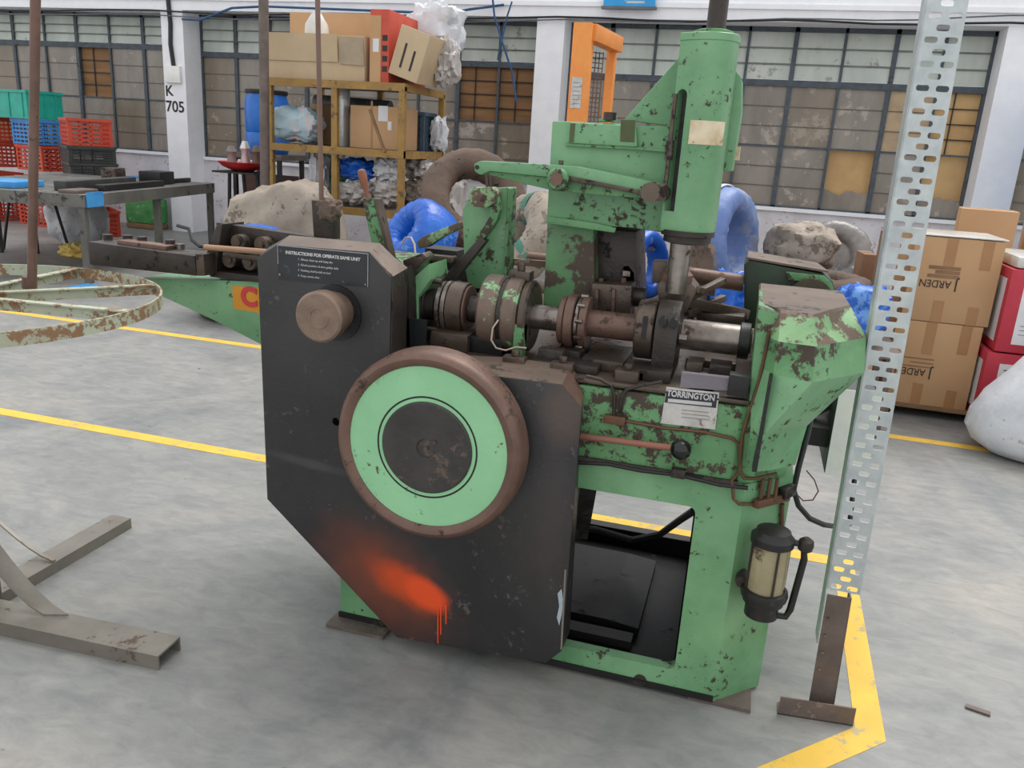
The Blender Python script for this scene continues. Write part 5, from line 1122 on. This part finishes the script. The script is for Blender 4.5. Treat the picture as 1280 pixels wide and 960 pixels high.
copy_thing(kred, (xR+.02, yc_, H-.06), rot, 'red lattice crate second from the floor under the black crates', g_) if zr-.7 > .6 else None
rot2 = R(-12)
tq = P(30, 148, Y=yc2+.05).z
kt = crate('plastic_crate', 'teal solid sided crate topmost beside the window', CRTEAL, (P(34, 130, Y=yc2).x, yc2, tq), rot2, .78, .5, .36, True, g_)
copy_thing(kbl, (xB_, yc2, tq-.335), rot2, 'blue lattice crate under the teal crate', g_).scale = (.85, .9, 1.1)
k2 = copy_thing(kred, (xL-.1, yc2, tq-.335), rot2, 'red lattice crate beside the blue crate under the teal crate', g_); 
k3 = copy_thing(kred, (xB_+.05, yc2, tq-.67), rot2, 'red lattice crate directly under the blue crate', g_); k3.scale = (.9, .9, 1)
copy_thing(kred, (xL-.1, yc2, tq-.67), rot2, 'red lattice crate in the middle of the stack left of the blue one', g_)
for j, x_ in enumerate((xB_+.05, xL-.1)):
    zz = tq-.67-.33; n_ = 0
    kk = copy_thing(kred, (x_, yc2, 0), rot2, ('red lattice crate on the floor below the blue crate', 'red lattice crate on the floor below the middle red crates')[j], g_)
    kk = copy_thing(kred, (x_, yc2, .332), rot2, ('red lattice crate second from the floor below the blue crate', 'red lattice crate second from the floor below the middle red crates')[j], g_)
# slate crate on the rack
kn_ = crate('plastic_crate', 'slate blue crate on the middle rack shelf at the rack end', CRNAVY, (P(521, 160, Y=8.22).x, 8.22, zM), 0, .28, .3, .38, group='crate on the rack')
sackthing('white_rag', 'white rag bundle stuffed beside the slate blue crate', Vector((P(549, 160, Y=8.3).x, 8.3, zM+.16)), (.08, .1, .16), SACKW, 31, .3, 4., cat='rag', rest=zM)
# bottom shelf sacks: lower layer on the shelf, upper layer on that
for i, (a_, yy, r_, M, nm, lb, up) in enumerate((
    (400, 7.7, (.085, .11, .22), SACKW, 'white_bag', 'white plastic bag standing on the bottom rack shelf', 0),
    (413, 7.95, (.12, .14, .2), GREENBAG, 'printed_bag', 'green printed bag standing behind the ochre rack post', 0),
    (446, 7.62, (.19, .16, .11), SACKG, 'crumpled_sack', 'crumpled grey sack under the blue tarpaulin', 0),
    (448, 7.68, (.17, .16, .1), BLUEW, 'blue_tarp', 'folded blue tarpaulin on a grey sack in the rack', .23),
    (486, 7.7, (.14, .15, .12), SACKG, 'crumpled_sack', 'crumpled grey sack on the shelf beside the rack post', 0),
    (486, 7.7, (.13, .14, .1), SACKW, 'crumpled_sack', 'crumpled whitish sack on top beside the rack post', .25),
    (521, 8.08, (.17, .16, .12), SACKB, 'crumpled_sack', 'flattened beige sack on the shelf at the rack end', 0),
    (521, 8.05, (.15, .15, .11), SACKG, 'crumpled_sack', 'large crumpled grey sack heaped at the rack end', .27))):
    c_ = P(a_, 240, Y=yy); sackthing(nm, lb, (c_.x, yy, zL+.2), r_, M, 40+i, .4, 5., .75, cat='bag' if 'bag' in nm else ('tarpaulin' if 'tarp' in nm else 'sack'), rest=zL+up)
sackthing('crumpled_sack', 'grey sack leaning on the wall side beyond the rack', (P(556, 225, Y=8.9).x, 8.9, .5), (.26, .24, .55), SACKG, 55, .3, 4., .75, rest=0)
# dark upright pipe
a = P(330, 260, Y=7.12); o = MB().cyl((a.x, 7.12, 0), tuple(P(329, -40, Y=7.12)), .045, n=18).build('steel_pipe', DKSTEEL, smooth=True); tag(o, 'dark steel pipe standing upright in front of the ochre rack', 'pipe')
# burlap heap on the floor behind the straightener
sc0 = P(335, 292, Y=5.6)
sackthing('burlap_sack', 'large beige burlap heap lying behind the wire straightener', (P(362, 292, Y=6.6).x, 6.6, .48), (.55, .38, .55), SACKB, 61, .2, 3., .8, fl=.86, rest=0)
coil(P(314, 303, Y=5.65), (.05, -.15, 1), .2, .06, .09, BLUEW, 'bright blue coil partly buried in the beige burlap heap', 'wrapped coils on the pile', 2)
# red bowl on a stand
rb0 = P(304, 212, Y=8.1); stn = thing('bowl_stand', 'black steel stand carrying the red bowl beside the column', 'stand', (rb0.x, 8.1, 0))
for x_ in (-.22, .0, .22): MB().cyl((rb0.x+x_, 8.1+.1*(x_ == 0), 0), (rb0.x+x_*.8, 8.1, rb0.z-.04), .02, n=8).build('leg', BLACK, stn)
MB().box((rb0.x-.26, 7.9, rb0.z-.04), (rb0.x+.26, 8.3, rb0.z-.02)).build('stand_top', BLACK, stn)
o = MB().lathe([(.1, 0), (.22, .05), (.27, .1), (.265, .1), (.21, .055), (.02, .02)], (rb0.x, 8.1, rb0.z-.018), (0, 0, 1), 32).build('red_bowl', REDP, smooth=True); tag(o, 'shallow red plastic bowl on the black stand', 'bowl')
for k, (dx, hh, M) in enumerate(((-.14, .2, GREYW), (.02, .26, ALU), (.15, .22, DKSTEEL))):
    o = MB().lathe([(.05, 0), (.055, .03), (.04, hh*.5), (.06, hh*.7), (.03, hh)], (rb0.x+dx, 8.1+.02*k, rb0.z+.045), (0, 0, 1), 14).build('metal_fitting', M, smooth=True)
    tag(o, ('grey metal fitting at the edge of the red bowl', 'bright metal fitting in the middle of the red bowl', 'dark metal fitting in the red bowl beside the pipe')[k], 'fitting')

# ================================================================== WORK TABLE ON THE LEFT
TZ = .8
ca = P(105, 244, Z=TZ); cb_ = P(268, 229, Z=TZ); 
dv = (cb_-ca); dl = dv.length; ang = math.atan2(dv.y, dv.x)
wt = thing('work_table', 'dirty grey steel work table in front of the crates', 'table', (ca.x, ca.y, 0), rz=ang, local=True)
TW = 1.9
MB().box((0, 0, TZ-.03), (dl, TW, TZ)).build('table_top', TABLEM, wt)
MB().box((0, 0, TZ-.11), (dl, .04, TZ-.03)).box((0, .04, TZ-.11), (.04, TW, TZ-.03)).build('apron', TABLEM, wt)
for x_ in (.02, dl*.5, dl-.06):
    for y_ in (.02, TW-.07): MB().box((x_, y_, 0), (x_+.06, y_+.06, TZ-.03)).build('leg', TABLEM, wt)
def ontable(px_, py_, z_=TZ): return P(px_, py_, Z=z_)
def junk(name, label, cat, x0, x1, y0, y1, h_, M, par=None):
    ca_, sa_ = math.cos(ang), math.sin(ang); q = lambda x_, y_, z_: Vector((ca.x+ca_*x_-sa_*y_, ca.y+sa_*x_+ca_*y_, z_))
    o = MB().prism([q(x0, y0, TZ+.001), q(x1, y0, TZ+.001), q(x1, y1, TZ+.001), q(x0, y1, TZ+.001)], (0, 0, h_)).build(name, M, bevel=min(.012, h_*.2)); return tag(o, label, cat)
junk('steel_bar', 'long black steel bar lying along the table edge', 'bar', .5, dl*.62, .1, .2, .06, BLACK)
junk('steel_bar', 'dark flat steel bar lying across the middle of the table', 'bar', .25, 1.5, .32, .44, .09, CRBLK)
junk('rusty_block', 'rusty brown block standing on the work table', 'block', dl*.52, dl*.6, .5, .66, .17, BROWN)
junk('black_box', 'black toolbox at the far end of the table', 'toolbox', dl*.66, dl*.78, .2, .45, .14, BLACK)
junk('steel_rod', 'black rod behind the toolbox on the table', 'rod', dl*.8, dl*.97, .25, .3, .05, BLACK)
junk('blue_tray', 'flat blue tray on the work table under the crates', 'tray', .15, .6, .75, 1.3, .06, BLUESKY)
junk('metal_offcut', 'flat grey metal offcut near the table corner', 'offcut', .06, .4, .1, .28, .03, DKSTEEL)
ca_, sa_ = math.cos(ang), math.sin(ang)
o = MB().box((0, 0, 0), (.26, .012, .13)); o.v = [Vector((ca.x+ca_*(v.x+.02)-sa_*(v.y-.016), ca.y+sa_*(v.x+.02)+ca_*(v.y-.016), v.z+TZ-.11)) for v in o.v]; o = o.build('blue_scrap', BLUESKY); tag(o, 'blue plastic scrap hanging on the table corner', 'scrap')
# under and around the table
p_ = P(138, 300, Z=0); sackthing('white_sack', 'slumped white sack under the work table', (p_.x+.1, p_.y-.6, .3), (.34, .28, .34), SACKW, 71, .2, 3., .8, fl=.87)
p_ = P(186, 286, Z=0); o = thing('printed_feed_bag', 'bag printed with blue sky and green grass behind the work table', 'bag', (p_.x, p_.y, 0))
MB().box((p_.x-.3, p_.y-.1, 0), (p_.x+.22, p_.y+.15, .08)).build('bag_base', PALLET, o, bevel=.02); MB().box((p_.x-.3, p_.y-.1, .08), (p_.x+.22, p_.y+.15, .42)).build('grass_print', GREENBAG, o, bevel=.03); MB().box((p_.x-.29, p_.y-.1, .42), (p_.x+.2, p_.y+.14, .72)).build('sky_print', BLUESKY, o, bevel=.03)
MB().box((p_.x-.2, p_.y-.106, .5), (p_.x+.02, p_.y-.1, .6)).build('red_white_print', REDM, o)
p_ = P(256, 283, Z=0); o = MB().box((p_.x-.3, p_.y-.05, 0), (p_.x+.25, p_.y+.4, .85)).build('brown_cabinet', DARKBR, bevel=.01); tag(o, 'dark brown wooden cabinet standing by the column foot', 'cabinet')
p_ = P(130, 362, Z=0); o = MB().box((p_.x-.28, p_.y-.12, 0), (p_.x+.3, p_.y+.1, .015)).build('blue_strip', BLUESKY, bevel=.004); tag(o, 'flat blue plastic sheet lying on the floor beyond the hoop reel', 'sheet')
p_ = P(95, 320, Z=0); sackthing('yellow_rag', 'crumpled yellow rag on the floor under the work table', (p_.x, p_.y, .06), (.16, .12, .08), YCLOTH, 75, .4, 5., .8, cat='rag', fl=.8)
st = P(46, 312, Z=0); s_ = thing('red_stool', 'red seated stool with thin dark legs under the table edge', 'stool', (st.x, st.y, 0))
sz_ = .58
MB().blob((st.x, st.y, sz_), (.22, .2, .07), .1, 3, 4).build('seat', REDP, s_, smooth=True)
for dx, dy in ((-.2, -.18), (.2, -.18), (.2, .18), (-.2, .18)): MB().cyl((st.x+dx*1.2, st.y+dy*1.2, 0), (st.x+dx*.8, st.y+dy*.8, sz_-.03), .016, n=8).build('leg', BLACK, s_)
